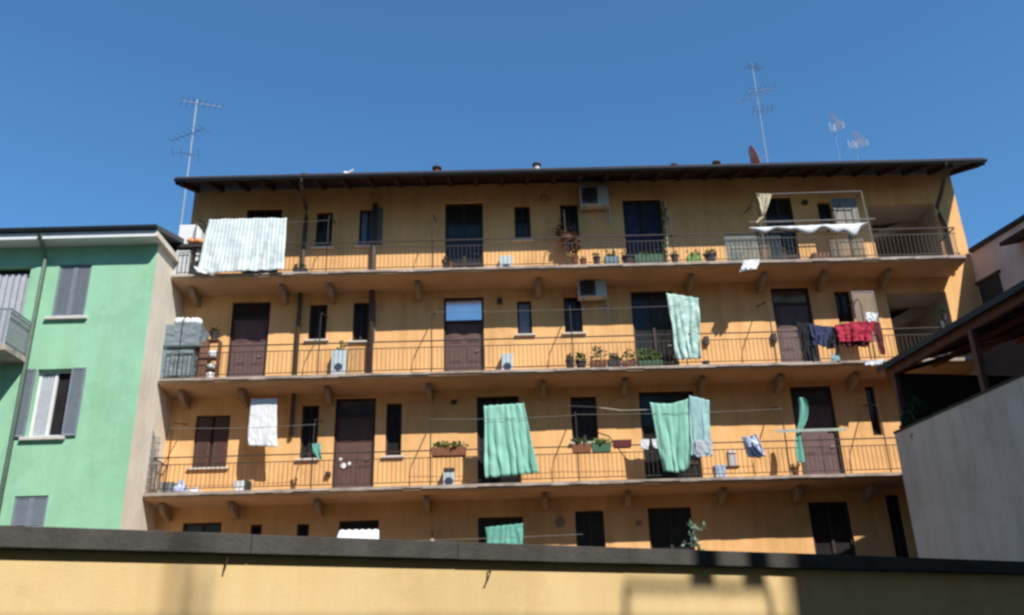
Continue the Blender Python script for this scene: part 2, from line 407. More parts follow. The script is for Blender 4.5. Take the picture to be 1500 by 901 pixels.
# galleries
brpx = {4: ([285, 415, 485, 612, 788, 1012, 1118, 1207, 1300], 402), 3: ([268, 355, 480, 628, 795, 915, 1030, 1145, 1255], 560), 2: ([240, 340, 465, 625, 798, 920, 1060, 1172, 1280], 725), 1: ([330, 620, 900], 860)}
XE = {4: 13.32, 3: 13.1, 2: 12.6, 1: 12.6}
for fl, zt in FLOOR.items():
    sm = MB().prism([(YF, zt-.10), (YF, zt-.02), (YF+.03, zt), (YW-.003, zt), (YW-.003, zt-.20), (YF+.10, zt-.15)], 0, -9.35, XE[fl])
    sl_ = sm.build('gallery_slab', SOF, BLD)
    ed = MB(); n = 46
    for k in range(n):          # uneven concrete lip along the edge
        xa = -9.35+(XE[fl]+9.35)*k/n; xb = -9.35+(XE[fl]+9.35)*(k+1)/n; j = random.uniform(0, .012)
        ed.box(xa, xb-.002, YF-.035-j, YF-.001, zt-.045-random.uniform(0, .035), zt+.012)
    ed.build('stone_edge', CONC, sl_)
    xsb, py = brpx[fl]
    for px in xsb:
        x = at(px, py, YF+.5).x; pf = []
        for k in range(7):
            t = k/6*math.pi/2; pf.append((YW-.005-(1-math.cos(t))*.0-math.sin(t)*.72, zt-.205-(math.cos(t))*.34))
        poly = [(YW-.004, zt-.205)]+[(p[0], p[1]) for p in pf]
        MB().prism(poly, 0, x-.065, x+.065).build('bracket', BRK, sl_)
    # railing
    if fl == 1: pass
    yr = YF+.07; x0r, x1r = -9.25, XE[fl]-.08
    rm = MB().box(x0r, x1r, yr-.02, yr+.02, zt+.93, zt+.955).box(x0r, x1r, yr-.008, yr+.008, zt+.745, zt+.765).box(x0r, x1r, yr-.008, yr+.008, zt+.11, zt+.13)
    x = x0r
    while x < x1r:
        rm.box(x-.006, x+.006, yr-.005, yr+.005, zt+.13, zt+.745); x += .118
    for yy in (x0r, x1r):
        rm.box(yy-.015, yy+.015, yr+.02, YW-.01, zt+.93, zt+.955); rm.box(yy-.008, yy+.008, yr+.02, YW-.01, zt+.11, zt+.13)
        for q in range(8): rm.box(yy-.006, yy+.006, yr+.1+q*.115, yr+.11+q*.115, zt+.13, zt+.93)
    ro = rm.build('railing', RAIL, BLD)
    for X in () if fl == 1 else (-8.9, -5.05, -1.95, 1.9, 5.0, 7.45, 10.1):
        if X > XE[fl]: continue
        X += random.uniform(-.05, .05); h = 1.9
        MB().tube([(X, yr+.03, zt), (X, yr+.03, zt+h-.15), (X+.0, yr+.12, zt+h), (X, YW-.01, zt+h+.22)], .017, 6).build('post', RAIL, ro)

# roof
ez, ey, pit = 15.06, 22.68, math.tan(R(21))
ryd, rzr = 29.3, 15.06+(29.3-22.68)*math.tan(R(21))
RXL, RXR = -9.45, 14.36
rf = MB().prism([(ey, ez+.10), (ryd, rzr+.10), (YB+.8, ez-.05), (YB+.8, ez+.12), (ryd, rzr+.26), (ey-.05, ez+.2)], 0, RXL, RXR)
ROOF = rf.build('roof', TILE, BLD)
MB().quad((RXL+.01, ey+.01, ez+.093), (RXR-.01, ey+.01, ez+.093), (RXR-.01, YW+.3, ez+.093+(YW+.29-ey)*pit), (RXL+.01, YW+.3, ez+.093+(YW+.29-ey)*pit)).build('eave_boards', SOFW, ROOF)
xr = RXL+.12
while xr < RXR:
    y0, y1 = ey+.06, YW-.004
    z = lambda y: ez+.085+(y-ey)*pit
    MB().prism([(y0, z(y0)-.04), (y0+.1, z(y0)-.12), (y1, z(y1)-.13), (y1, z(y1)-.004), (y0, z(y0)-.004)], 0, xr-.055, xr+.055).build('rafter', WOODD, ROOF)
    xr += .785
gm = MB(); prof = [(ey-.06+.075*math.cos(t), ez+.11-.075*math.sin(t)) for t in [math.pi*k/8 for k in range(9)]]
prof += [(ey-.06-.064, ez+.125), (ey-.06+.064, ez+.125)]
gm.prism(prof, 0, RXL-.03, RXR+.05).build('gutter', GUT, ROOF)
MB().box(RXL-.025, RXL, ey, 29, ez-.02, ez+.2).v
for sx in (RXL-.03, RXR+.005):
    MB().prism([(ey, ez-.02), (ey, ez+.22), (ryd, rzr+.28), (ryd, rzr+.02)], 0, sx, sx+.025).build('barge_board', GUT, ROOF)
# downpipes
def pipe(pts, r, m): return MB().tube(pts, r, 10).build('downpipe', m, BLD, smooth=True)
X = at(445, 360, YW-.08).x; Xg = at(441, 272, ey).x
pipe([(Xg, ey-.06, ez+.04), (Xg, ey-.05, ez-.08), (X+.05, YW-.3, 14.75), (X+.02, YW-.09, 14.55), (X, YW-.09, 13.6), (X, YW-.09, 7.75)], .062, PIPE)
X = at(547, 380, YW-.09).x
pipe([(X, YW-.11, 14.95), (X, YW-.11, 13.2), (X, YW-.11, 9.2)], .085, PIPE)
Xg = at(1388, 260, ey).x; X = at(1376, 312, YW-.1).x
pipe([(Xg, ey-.06, ez+.04), (Xg, ey-.05, ez-.08), (X+.06, YW-.45, 14.78), (X-.02, YW-.11, 14.4), (X, YW-.09, 14.1), (X+.1, YW-.09, 13.7), (X+.1, YW-.09, 12.26)], .06, PIPE)
X = at(1303, 745, YW-.09).x

# small wall fittings of the yellow building
def wallbox(px, py, w, h, label, m=POTD, d=.12, cat='wall box', name='wall_box'):
    p = at(px, py, YW); return tag(MB().box(p.x-w/2, p.x+w/2, YW-d, YW-.002, p.z-h/2, p.z+h/2).build(name, m, bevel=.01), label, cat)
wallbox(732, 442, .14, .16, 'small dark lamp box on wall beside the sky blue fanlight door', cat='lamp box', name='lamp_box')
wallbox(1034, 500, .14, .24, 'small black letterbox on the wall right of the blown white and mint curtain', cat='letterbox', name='letterbox')
wallbox(1133, 496, .14, .26, 'small black letterbox left of the mauve door behind the dark laundry', cat='letterbox', name='letterbox')
wallbox(1178, 298, .16, .13, 'small dark junction box between door and narrow window, top gallery right', cat='junction box', name='junction_box')
wallbox(665, 590, .16, .10, 'small dark vent high on wall left of the big mint curtain', cat='vent', name='wall_vent')
wallbox(481, 695, .14, .11, 'small dark letterbox left of the brown door with white stickers', cat='letterbox', name='letterbox')
p = at(820, 765, YW); tag(MB().lathe((p.x, YW-.06, p.z), [(.13, .058), (.13, .01), (.10, 0), (.03, .01)], 18, axis=1).build('wall_vent', BRK), 'round dark vent cover on the shaded wall of the lowest gallery', 'vent')
p = at(935, 767, YW); tag(MB().lathe((p.x, YW-.06, p.z), [(.08, .058), (.08, .01), (.05, 0)], 14, axis=1).build('wall_vent', BRK), 'tiny round vent beside the open doorway of the lowest gallery', 'vent')
p = at(800, 291, YW); tl = thing('wall_lamp', (p.x, YW, p.z), 'little pale wall lamp on a bracket under the eaves', 'lamp')
MB().tube([(p.x-.2, YW-.01, p.z-.05), (p.x-.12, YW-.2, p.z+.02), (p.x, YW-.25, p.z)], .015).build('arm', RAIL, tl)
MB().lathe((p.x, YW-.25, p.z-.2), [(.06, 0), (.055, .06), (.02, .12)], 12).build('lamp_shade', BRK, tl)

# low vent boxes standing on the galleries
def ventbox(px0, px1, py0, py1, label, cap=None):
    Y = YW-.28; a = at(px0, py0, Y); b = at(px1, py1, Y); fl = min(FLOOR.values(), key=lambda f: abs(f-b.z)); z0 = fl+.002
    t = thing('vent_box', ((a.x+b.x)/2, Y, z0), label, 'vent box', 'white vent boxes on the galleries')
    MB().box(a.x, b.x, Y, YW-.004, z0, a.z).build('body', mat('pale_blue_grey_casing', (.46, .55, .57), .5, .12, 6), t, bevel=.015)
    MB().lathe(((a.x+b.x)/2, Y-.012, (z0+a.z)/2), [(.115, .011), (.115, .004), (.09, 0)], 16, axis=1).build('fan_grille', NAVY, t)
    if cap: MB().box(a.x+.01, b.x-.01, Y-.02, YW-.01, a.z+.002, a.z+.10).build('cap', cap, t)
ventbox(731, 751, 375, 392, 'pale blue vent box on the top gallery, right of the reflecting door')
ventbox(734, 752, 518, 543, 'white vent box right of the door with the sky blue fanlight')
ventbox(486, 506, 513, 543, 'white vent box with plant left of the leaning brown board')
ventbox(649, 666, 691, 716, 'white vent box with dark top under the leafy flower box', POTD)

# air conditioners
ac_made = []
def aircon(px0, px1, py0, py1, label):
    Y = YW-.42; a = at(px0, py0, Y); b = at(px1, py1, Y); z0, z1 = b.z, a.z
    t = thing('air_conditioner', ((a.x+b.x)/2, Y, z0), label, 'air conditioner', 'air conditioning units on the facade')
    bo = MB().box(a.x, b.x, Y, Y+.34, z0+.03, z1).build('body', mat('aged_grey_white_casing', (.56, .57, .57), .5, .15, 4), t, bevel=.02)
    cx = a.x+(b.x-a.x)*.36; cz = (z0+.03+z1)/2; r = (z1-z0)*.40
    MB().box(a.x+.05, a.x+(b.x-a.x)*.62, Y-.008, Y-.001, z0+.06, z1-.04).build('fan_recess', mat('blue_grey_grille', (.10, .11, .12), .6, .2, 6), t)
    fg = MB().lathe((cx-.02, Y-.03, cz), [(r*.86, .019), (r*.86, .006), (r*.8, 0), (r*.2, .002)], 22, axis=1).build('fan_grille', POTD, t)
    rg = MB()
    for k in range(5):
        rr = r*(k+1)/5; pts = [(cx-.02+.84*rr*math.cos(2*math.pi*q/20), Y-.036, cz+.84*rr*math.sin(2*math.pi*q/20)) for q in range(21)]
        rg.tube(pts, .005, 4)
    rg.build('grille_wire', RAIL, fg)
    for k in range(7): pass
    sl2 = MB()
    for k in range(6): sl2.box(a.x+(b.x-a.x)*.77, b.x-.05, Y-.006, Y-.001, z0+.12+k*.06, z0+.14+k*.06)
    sl2.build('side_louvre', PLASTG, t)
    for xx in (a.x+.12, b.x-.14):
        MB().box(xx, xx+.035, Y-.01, YW-.003, z0-.012, z0+.028).box(xx, xx+.035, YW-.04, YW-.004, z0-.28, z0-.013).build('bracket', STEEL, t)
    MB().tube([(b.x-.02, Y+.25, z0+.2), (b.x+.06, Y+.3, z0+.1), (b.x+.06, YW-.03, z0-.2), (b.x+.05, YW-.03, z0-.5)], .02).build('hose', PLASTG, t)
aircon(849, 892, 273, 300, 'air conditioner just below the eaves, deep in shade')
aircon(846, 889, 408, 435, 'air conditioner under the top gallery slab, above the flower pots')

# ------------------------------------------------------------------ cloth
def cloth(name, px, Y, label, cat, m, folds=4, amp=.05, Yb=None, group=None, wav=.02, nu=34, nv=26, sag=.0, parent=None, th=.006, curl=0, rag=.012):
    TL, TR, BR, BL = px; Yb = Y if Yb is None else Yb
    A, B, C, D = at(*TL, Y), at(*TR, Y), at(*BR, Yb), at(*BL, Yb)
    s = MB(); s.uv = []; ph = random.uniform(0, 6); so_ = random.uniform(0, 50)
    for j in range(nv+1):
        v = j/nv
        for i in range(nu+1):
            u = i/nu
            p = A.lerp(B, u).lerp(D.lerp(C, u), v)
            nz = noise.noise(Vector((u*2.5+so_, v*1.3, 3.1))); nz2 = noise.noise(Vector((u*6+so_, v*4, 9.7)))
            f = .6*math.sin(2*math.pi*folds*u+ph+nz*5+v*.8)+.55*math.sin(2*math.pi*folds*.43*u+ph*2+nz2*2.5-v*1.7)
            p.y += amp*f*(.25+.75*v)+amp*.7*nz*v+nz2*amp*.35
            p.x += wav*math.sin(v*4+so_)*v + amp*.35*math.cos(2*math.pi*folds*u+ph+nz*5)*v + .03*noise.noise(Vector((so_+u*.5, v*3, 4)))*v
            p.z -= sag*math.sin(math.pi*u)*(1-v*.3)
            if v > .9: p.z += rag*math.sin(u*2*math.pi*folds*1.0+ph)+rag*nz*2
            if j == 0: p.z -= .018*abs(math.sin(math.pi*u*max(3, folds)))
            p.y += .012*noise.noise(Vector((u*15+so_, v*12, 1.7)))+.02*noise.noise(Vector((u*3+v*7+so_, v*5-u*6, 6.2)))*v
            s.v.append(p); s.uv.append((u, v))
    for j in range(nv):
        for i in range(nu):
            k = j*(nu+1)+i; s.f.append((k, k+1, k+nu+2, k+nu+1))
    o = s.build(name, m, parent, smooth=True)
    md = o.modifiers.new('thickness', 'SOLIDIFY'); md.thickness = th*.6; md.offset = 0
    if parent is None: tag(o, label, cat, group)
    return o
# clothes lines strung between the gallery posts
for fl, segs in {4: [((-8.9, -5.0), 1.66)], 3: [((-1.95, 5.0), 1.78)], 2: [((-8.9, -5.0), 1.72), ((-1.95, 1.9), 1.78), ((1.9, 7.45), 1.8)], 1: [((-5.0, 1.9), 1.75)]}.items():
    for (xa, xb), h in segs:
        z = FLOOR[fl]+h; pts = [(xa+(xb-xa)*k/12, YF+.02, z-.04*math.sin(math.pi*k/12)) for k in range(13)]
        lab = {4: 'line carrying the big striped sheet', 3: 'bare line along the gallery above the flower pots', 2: 'line carrying the white towel' if xa < -5 else ('line carrying the big mint curtain' if xb < 3 else 'line carrying the torn mint cloth and pale blue cloth'), 1: 'line with teal curtain along the lowest gallery'}[fl]
        tag(MB().tube(pts, .007, 4).build('clothes_line', LINE), 'thin washing '+lab, 'clothes line', 'washing lines strung along the galleries')
w_ = [at(830, 594, YW-.3), at(870, 596, YW-.4), at(910, 601, YW-.5), at(958, 600, YF+.1)]
tag(MB().tube(w_, .012, 5).build('cable', SILL), 'pale slack cable between the round bracket and the torn mint cloth', 'cable')

c = cloth('hanging_sheet', ((306, 321), (420, 319), (416, 396), (288, 400)), YF-.03, 'big white sheet with pale green stripes hung over the top gallery railing', 'sheet', STRP, 5, .045, YF-.12, nu=60, nv=40, sag=-.01)
cloth('hanging_sheet', ((283, 389), (312, 396), (312, 402), (290, 400)), YF-.14, 'loose white corner of sheet trailing at the left of the striped sheet', 'sheet', WCL, 2, .03)
cloth('towel', ((368, 584), (406, 583), (405, 655), (362, 653)), YF+.45, 'plain white towel hanging above the second gallery, its top in shade', 'towel', WCL, 1.3, .012, rag=.003)
cloth('curtain', ((709, 594), (767, 590), (790, 693), (711, 700)), YF+.12, 'wide mint green curtain blown out over the railing left of the small window', 'curtain', MINT, 6, .06, YF-.10, nu=60)
cloth('curtain', ((952, 589), (1013, 581), (1010, 686), (972, 690)), YF+.06, 'mint green cloth hanging to a point beside the pale blue cloth', 'curtain', MINT, 3, .06, YF-.05, nu=44, sag=.10)
cloth('towel', ((1010, 579), (1039, 586), (1041, 665), (1011, 668)), YF+.0, 'pale blue towel next to the pointed mint green cloth', 'towel', CYAN, 2, .04)
cloth('cloth', ((939, 643), (951, 643), (950, 658), (938, 657)), YF+.02, 'small white cloth on the railing, left piece beside the mint cloth', 'cloth', WCL, 1, .02)
cloth('cloth', ((954, 643), (973, 642), (972, 658), (957, 657)), YF+.02, 'small white cloth tucked behind the pointed mint green cloth', 'cloth', WCL, 1, .02)
cloth('cloth', ((1018, 645), (1043, 643), (1043, 668), (1020, 670)), YF-.03, 'pale lilac and white cloth over the railing below the pale blue towel', 'cloth', LACE, 2, .03)
cloth('curtain', ((976, 429), (1023, 436), (1029, 525), (993, 527)), YF+.12, 'white and mint curtain blown sideways from the third gallery doorway', 'curtain', MINTW, 4, .07, YF-.04, nu=50)
cloth('curtain', ((711, 772), (766, 766), (766, 830), (716, 834)), YF+.25, 'teal curtain hanging in the lowest gallery doorway', 'curtain', TEAL, 6, .05)
# scarf
sp_ = [at(*q, YF+.06) for q in ((1173, 582), (1177, 590), (1178, 606), (1175, 622), (1168, 634), (1169, 650), (1172, 664), (1174, 678))]
s = MB(); s.uv = []
for k, p in enumerate(sp_):
    wd = [.08, .11, .12, .10, .07, .11, .13, .12][k]
    for q in range(5):
        u = q/4-.5; s.v.append(p+Vector((u*wd*2, .05*math.cos(q*2.2+k*.6), 0))); s.uv.append((q/4, k/7))
for k in range(7):
    for q in range(4): a = k*5+q; s.f.append((a, a+1, a+6, a+5))
o = s.build('scarf', TEAL, smooth=True); o.modifiers.new('thickness', 'SOLIDIFY').thickness = .008; sb = o.modifiers.new('sub', 'SUBSURF'); sb.levels = sb.render_levels = 2
tag(o, 'narrow twisted teal scarf hanging in front of the mauve door', 'scarf')
cloth('cloth', ((1109, 283), (1131, 284), (1122, 314), (1116, 315)), YF-.02, 'beige cloth gathered at its end, hanging from the awning frame bar', 'cloth', BEIG, 3, .05)
cloth('cloth', ((1116, 314), (1122, 313), (1111, 327), (1107, 327)), YF-.02, 'twisted beige tail below the gathered beige cloth', 'cloth', BEIG, 1, .02, nu=8, nv=10)
# bunched white sheet
s = MB(); s.uv = None; N = 60; SG = 12; ring = []
for k in range(N+1):
    u = k/N; px = 1097+(1270-1097)*u; py = 335-7*u
    top = at(px, py-1, YF+.05)
    dep = .10+.06*math.sin(u*19)+.08*noise.noise(Vector((u*9, 1, 2)))+(.26*math.exp(-((u-.865)/.06)**2))+(.10*math.exp(-((u-.55)/.08)**2))
    dep *= 1.4*min(1, .25+u*6)*min(1, .2+(1-u)*9); ring.append(len(s.v))
    for q in range(SG):
        t = 2*math.pi*q/SG; r = 1+.18*noise.noise(Vector((u*22, math.cos(t)*2, math.sin(t)*2)))
        s.v.append(top+Vector((0, .075*math.cos(t)*r, -dep/2+dep/2*math.sin(t)*r)))
for k in range(N):
    for q in range(SG): s.f.append((ring[k]+q, ring[k]+(q+1) % SG, ring[k+1]+(q+1) % SG, ring[k+1]+q))
s.f.append(tuple(ring[0]+q for q in range(SG))); s.f.append(tuple(ring[N]+q for q in reversed(range(SG))))
tag(s.build('sheet', WCL, smooth=True), 'long white sheet bunched along a rail at the right of the top gallery', 'sheet')
# washing on the third gallery
LG = 'washing on the third gallery railing'
cloth('trousers', ((1166, 472), (1190, 474), (1192, 530), (1176, 530)), YF+.0, 'black trousers hanging leftmost on the right-hand railing', 'trousers', BLK, 3, .05, group=LG)
cloth('shirt', ((1184, 474), (1218, 479), (1212, 508), (1192, 506)), YF-.05, 'navy and grey shirt bunched between black trousers and red garment', 'shirt', NAVY, 4, .06, group=LG)
cloth('shirt', ((1205, 477), (1224, 478), (1221, 511), (1209, 511)), YF-.02, 'black garment hanging just left of the red garment', 'shirt', BLK, 3, .05, group=LG)
cloth('trousers', ((1219, 480), (1227, 482), (1230, 521), (1225, 520)), YF-.03, 'thin black legging dangling under the left edge of red garment', 'leggings', BLK, 1, .03, group=LG)
cloth('shirt', ((1222, 476), (1282, 470), (1274, 501), (1229, 502)), YF-.08, 'crimson red garment spread along the third gallery railing', 'shirt', REDC, 5, .07, nu=50, group=LG, sag=-.04)
cloth('shirt', ((1229, 499), (1277, 498), (1272, 508), (1233, 508)), YF-.04, 'dark red hem showing beneath the crimson garment', 'shirt', REDD, 4, .04, group=LG)
cloth('shirt', ((1273, 470), (1289, 472), (1298, 519), (1291, 520)), YF-.05, 'dark red sleeve hanging at the right end of the railing washing', 'sleeve', REDD, 2, .04, group=LG)
cloth('cloth', ((1217, 519), (1230, 519), (1230, 529), (1217, 529)), YF-.04, 'pale blue cloth low on the railing under the black garments', 'cloth', CYAN, 2, .03, group=LG)
cloth('cloth', ((1268, 457), (1286, 458), (1284, 473), (1270, 472)), YF-.06, 'white cap-like cloth on top of the crimson garment', 'cloth', WCL, 2, .05, group=LG)
cloth('cloth', ((1270, 528), (1294, 526), (1292, 535), (1266, 535)), YF-.06, 'white rag lying on the slab edge near the right canopy', 'rag', WCL, 2, .03)
# lowest gallery white awning
A = at(497, 778, YF+.1); B = at(555, 777, YF+.1); C = at(555, 800, YF-.25); D = at(487, 802, YF-.25)
s = MB(); nu = 24
for j in range(7):
    for i in range(nu+1):
        u = i/nu; p = A.lerp(B, u).lerp(D.lerp(C, u), j/6); p.z += .03*abs(math.sin(u*math.pi*6))*(1-j/6)-.02*math.sin(math.pi*j/6); s.v.append(p)
for j in range(6):
    for i in range(nu): k = j*(nu+1)+i; s.f.append((k, k+1, k+nu+2, k+nu+1))
o = s.build('awning', WCL, smooth=True); o.modifiers.new('thickness', 'SOLIDIFY').thickness = .012
tag(o, 'white scalloped awning over a doorway of the lowest gallery', 'awning')

# ------------------------------------------------------------------ plants
def planter(px0, px1, pyt, pyb, Y, label, pm, lm, n=90, lh=.22, cat='planter', name='planter', rnd=False, size=.09, lm2=None, z0=None, hang=0, group=None):
    a = at(px0, pyt, Y); b = at(px1, pyb, Y); z0 = b.z if z0 is None else z0
    fz = min(FLOOR.values(), key=lambda f: abs(f-z0))
    if abs(fz-z0) < .22: z0 = fz+.002
    z1 = max(a.z, z0+.12); cx = (a.x+b.x)/2; w = b.x-a.x
    t = thing(name, (cx, Y, z0), label, cat, group)
    if rnd: MB().lathe((cx, Y, z0), [(w*.34, 0), (w*.46, (z1-z0)*.85), (w*.52, (z1-z0)*.86), (w*.52, z1-z0), (w*.42, (z1-z0)*.93)], 14).build('pot', pm, t, smooth=False)
    else: MB().prism([(a.x+.02, z0), (b.x-.02, z0), (b.x, z1), (a.x, z1)], 1, Y-.09, Y+.09).build('trough', pm, t, bevel=.008)
    if lm:
        m = MB().leaves((cx, Y, z1+lh*.4), w*.52, .14, lh*.62, n, size)
        if hang: m.leaves((cx, Y-.1, z0+.02), w*.45, .06, hang, n//2, size, droop=1)
        m.build('foliage', lm, t)
        if lm2: MB().leaves((cx, Y-.03, z1+lh*.7), w*.45, .12, lh*.4, n//3, size*.8).build('blossom', lm2, t)
    return t
T4 = YF+.2
PG = 'flower pots along the top gallery edge'; PG3 = 'flower pots along the third gallery edge'
planter(430, 450, 395, 402, T4, 'small dark trough with low plant right of the striped sheet', POTD, LEAFD, 50, .14, group=PG)
planter(648, 655, 384, 392, T4, 'tiny dark pot at the left foot of the reflecting glass door', POTD, DRY, 24, .12, rnd=True, cat='flower pot', name='flower_pot', group=PG)
planter(655, 664, 385, 392, T4, 'tiny reddish pot in front of the reflecting glass door', TERR, LEAFD, 20, .10, rnd=True, cat='flower pot', name='flower_pot', group=PG)
planter(837, 848, 377, 389, T4, 'bare terracotta pot, leftmost of the row under the hanging basket', TERR, DRY, 10, .06, rnd=True, cat='flower pot', name='flower_pot', group=PG)
planter(849, 860, 380, 389, T4, 'low terracotta pot second in the row under the hanging basket', TERR, DRY, 8, .06, rnd=True, cat='flower pot', name='flower_pot', group=PG)
planter(868, 880, 377, 389, T4, 'dark pot standing alone left of the blue-grey trough', POTD, LEAFD, 16, .09, rnd=True, cat='flower pot', name='flower_pot', group=PG)
planter(885, 907, 378, 388, T4, 'blue-grey trough with two leafy clumps left of curtained door', POTB, LEAF, 70, .17, group=PG)
planter(910, 930, 377, 387, T4, 'dark pot with bushy dark plant in front of curtained door', POTD, LEAFD, 60, .17, group=PG, rnd=True, cat='flower pot', name='flower_pot')
planter(930, 971, 375, 386, T4, 'long green trough in front of the dark blue curtained door', POTG, LEAF, 60, .08, group=PG)
planter(982, 995, 374, 386, T4, 'dark pot right of the long green trough', POTD, LEAFD, 26, .10, rnd=True, cat='flower pot', name='flower_pot', group=PG)
planter(1006, 1027, 376, 385, T4, 'light green trough with bright leaves on the top gallery', POTL, LEAFL, 70, .14, group=PG)
planter(1032, 1050, 374, 384, T4, 'dark bushy pot right of the light green trough', POTD, LEAFD, 60, .12, rnd=True, cat='flower pot', name='flower_pot', group=PG)
# hanging basket
p = at(832, 348, YW-.3); t = thing('hanging_basket', (p.x, p.y, p.z-.25), 'brown withered plant trailing from a hanging basket below the narrow window', 'hanging basket')
MB().lathe((p.x-.05, p.y, p.z-.2), [(.10, 0), (.20, .12), (.22, .2)], 12).build('basket', TERR, t)
MB().leaves((p.x-.05, p.y, p.z+.15), .30, .18, .42, 260, .12).build('foliage', DRY, t)
MB().leaves((p.x+.12, p.y-.05, p.z-.28), .2, .14, .30, 220, .11, droop=1).leaves((p.x-.15, p.y-.05, p.z+.4), .12, .1, .25, 40, .08).build('trailing_foliage', DRY, t)
MB().tube([(p.x-.05, YW-.004, p.z+1.0), (p.x-.05, p.y, p.z+.95), (p.x-.05, p.y, p.z)], .012).build('hook', RAIL, t)
# climber on cane
a = at(976, 368, YW-.2); b = at(975, 300, YW-.2); t = thing('climbing_plant', (a.x, a.y, FLOOR[4]+.002), 'pale green climbing plant on a cane right of the curtained door', 'plant')
MB().tube([(a.x, a.y, FLOOR[4]), (b.x, b.y, 14.75)], .018).build('cane', SILL, t)
m = MB()
for k in range(11): m.leaves((a.x+.05*math.sin(k*2), a.y, FLOOR[4]+.5+k*.19), .09+.04*math.sin(k*1.7), .1, .14, 16, .09)
m.build('foliage', LEAF, t)
# third gallery flowers
planter(828, 842, 528, 544, T4, 'small dark pot leftmost of the third gallery flowers', POTD, LEAF, 40, .16, rnd=True, cat='flower pot', name='flower_pot', group=PG3)
planter(843, 860, 530, 544, T4, 'dark pot with ferny green plant, second of third gallery flowers', POTD, LEAF, 60, .22, rnd=True, cat='flower pot', name='flower_pot', group=PG3, size=.11)
planter(864, 889, 529, 543, T4, 'pot of tall pale pink flowers on the third gallery', TERR, LEAF, 70, .42, rnd=False, lm2=FLOW, group=PG3)
planter(890, 910, 529, 543, T4, 'trough with low pale flowers beside the tall pink flowers', POTD, LEAF, 70, .2, lm2=FLOW, group=PG3)
planter(911, 932, 530, 543, T4, 'terracotta trough with upright green shoots left of the dark doorway', TERR, LEAF, 60, .34, group=PG3)
planter(934, 971, 530, 542, T4, 'wide trough of bright bushy green plants before the dark doorway', POTG, LEAFL, 170, .36, group=PG3, size=.11)
planter(1028, 1041, 530, 541, T4, 'dark bucket beside the foot of the white and mint curtain', POTD, None, rnd=True, cat='bucket', name='bucket')
# second gallery flower boxes hung on the railing
planter(632, 683, 657, 667, YF-.06, 'long flower box with low green plants hung on railing above vent box', TERR, LEAF, 170, .15, group='flower boxes hung on the second gallery railing')
planter(838, 866, 652, 663, YF-.06, 'terracotta flower box with sparse greens under the small dark window', TERR, LEAF, 60, .14, lm2=FLOW, group='flower boxes hung on the second gallery railing')
planter(867, 895, 652, 662, YF-.06, 'flower box with dense bright green plants beside the red box', POTG, LEAFL, 130, .13, group='flower boxes hung on the second gallery railing')
planter(898, 925, 646, 655, YF-.06, 'empty dark red flower box on the second gallery railing', REDD, None, group='flower boxes hung on the second gallery railing')
planter(425, 433, 708, 716, T4, 'little terracotta pot alone on the second gallery floor', TERR, LEAFD, 14, .07, rnd=True, cat='flower pot', name='flower_pot')
planter(1158, 1172, 685, 697, T4, 'terracotta pot left of the foot of the teal scarf', TERR, DRY, 20, .10, rnd=True, cat='flower pot', name='flower_pot')
p = at(494, 513, YW-.3); 
t = thing('potted_plant', (at(500, 515, YW-.2).x, YW-.2, at(500, 515, YW-.2).z-.05), 'small bright green plant on top of the vent box beside the board', 'plant')
q = WLOC[t.name]; MB().lathe(q, [(.06, 0), (.08, .12)], 10).build('pot', POTD, t); MB().leaves(q+Vector((0, 0, .25)), .09, .09, .18, 40, .08).build('foliage', LEAF, t)
cloth('cloth', ((457, 650), (470, 648), (470, 672), (462, 673)), YF+.04, 'mint green rag on railing below the narrow dark window', 'rag', TEAL, 2, .04)
# plant and bicycle-like clutter on the lowest gallery
p = at(630, 788, YF+.3); t = thing('wall_lamp', (p.x, YW, p.z), 'tiny yellowish lamp low on the lowest gallery wall', 'lamp')
MB().tube([(p.x, YW-.004, p.z+.25), (p.x, YW-.15, p.z+.25), (p.x, YW-.15, p.z+.1)], .012).build('arm', RAIL, t); MB().lathe((p.x, YW-.15, p.z-.05), [(.03, 0), (.08, .05), (.03, .15)], 10).build('lamp_shade', BEIG, t)
pts = [at(*q, YF+.2) for q in ((1010, 768), (1018, 776), (1012, 784), (1020, 797), (1030, 812), (1031, 830))]
t = thing('potted_plant', (pts[-1].x, YF+.2, FLOOR[1]+.002), 'tall pale green plant with curling leaves on the lowest gallery', 'plant')
MB().lathe((pts[-1].x, YF+.2, FLOOR[1]+.002), [(.14, 0), (.2, .3)], 12).build('pot', TERR, t)
MB().tube([(pts[-1].x, YF+.2, FLOOR[1]+.2)]+list(reversed(pts)), .02).build('stem', LEAF, t)
m = MB()
for a_, b_, w in ((0, 1, .10), (1, 2, .09), (2, 3, .12), (3, 4, .10)):
    for k in range(10):
        q = pts[a_].lerp(pts[b_], k/10); m.leaves(q, .06, .07, .05, 3, .09)
for q in ((1025, 776), (1030, 772), (1014, 800), (1005, 795)): m.leaves(at(*q, YF+.2), .08, .08, .06, 7, .09)
m.build('foliage', mat('grey_green_leaf', (.30, .42, .32), .6, .35, 12, transl=.25), t)

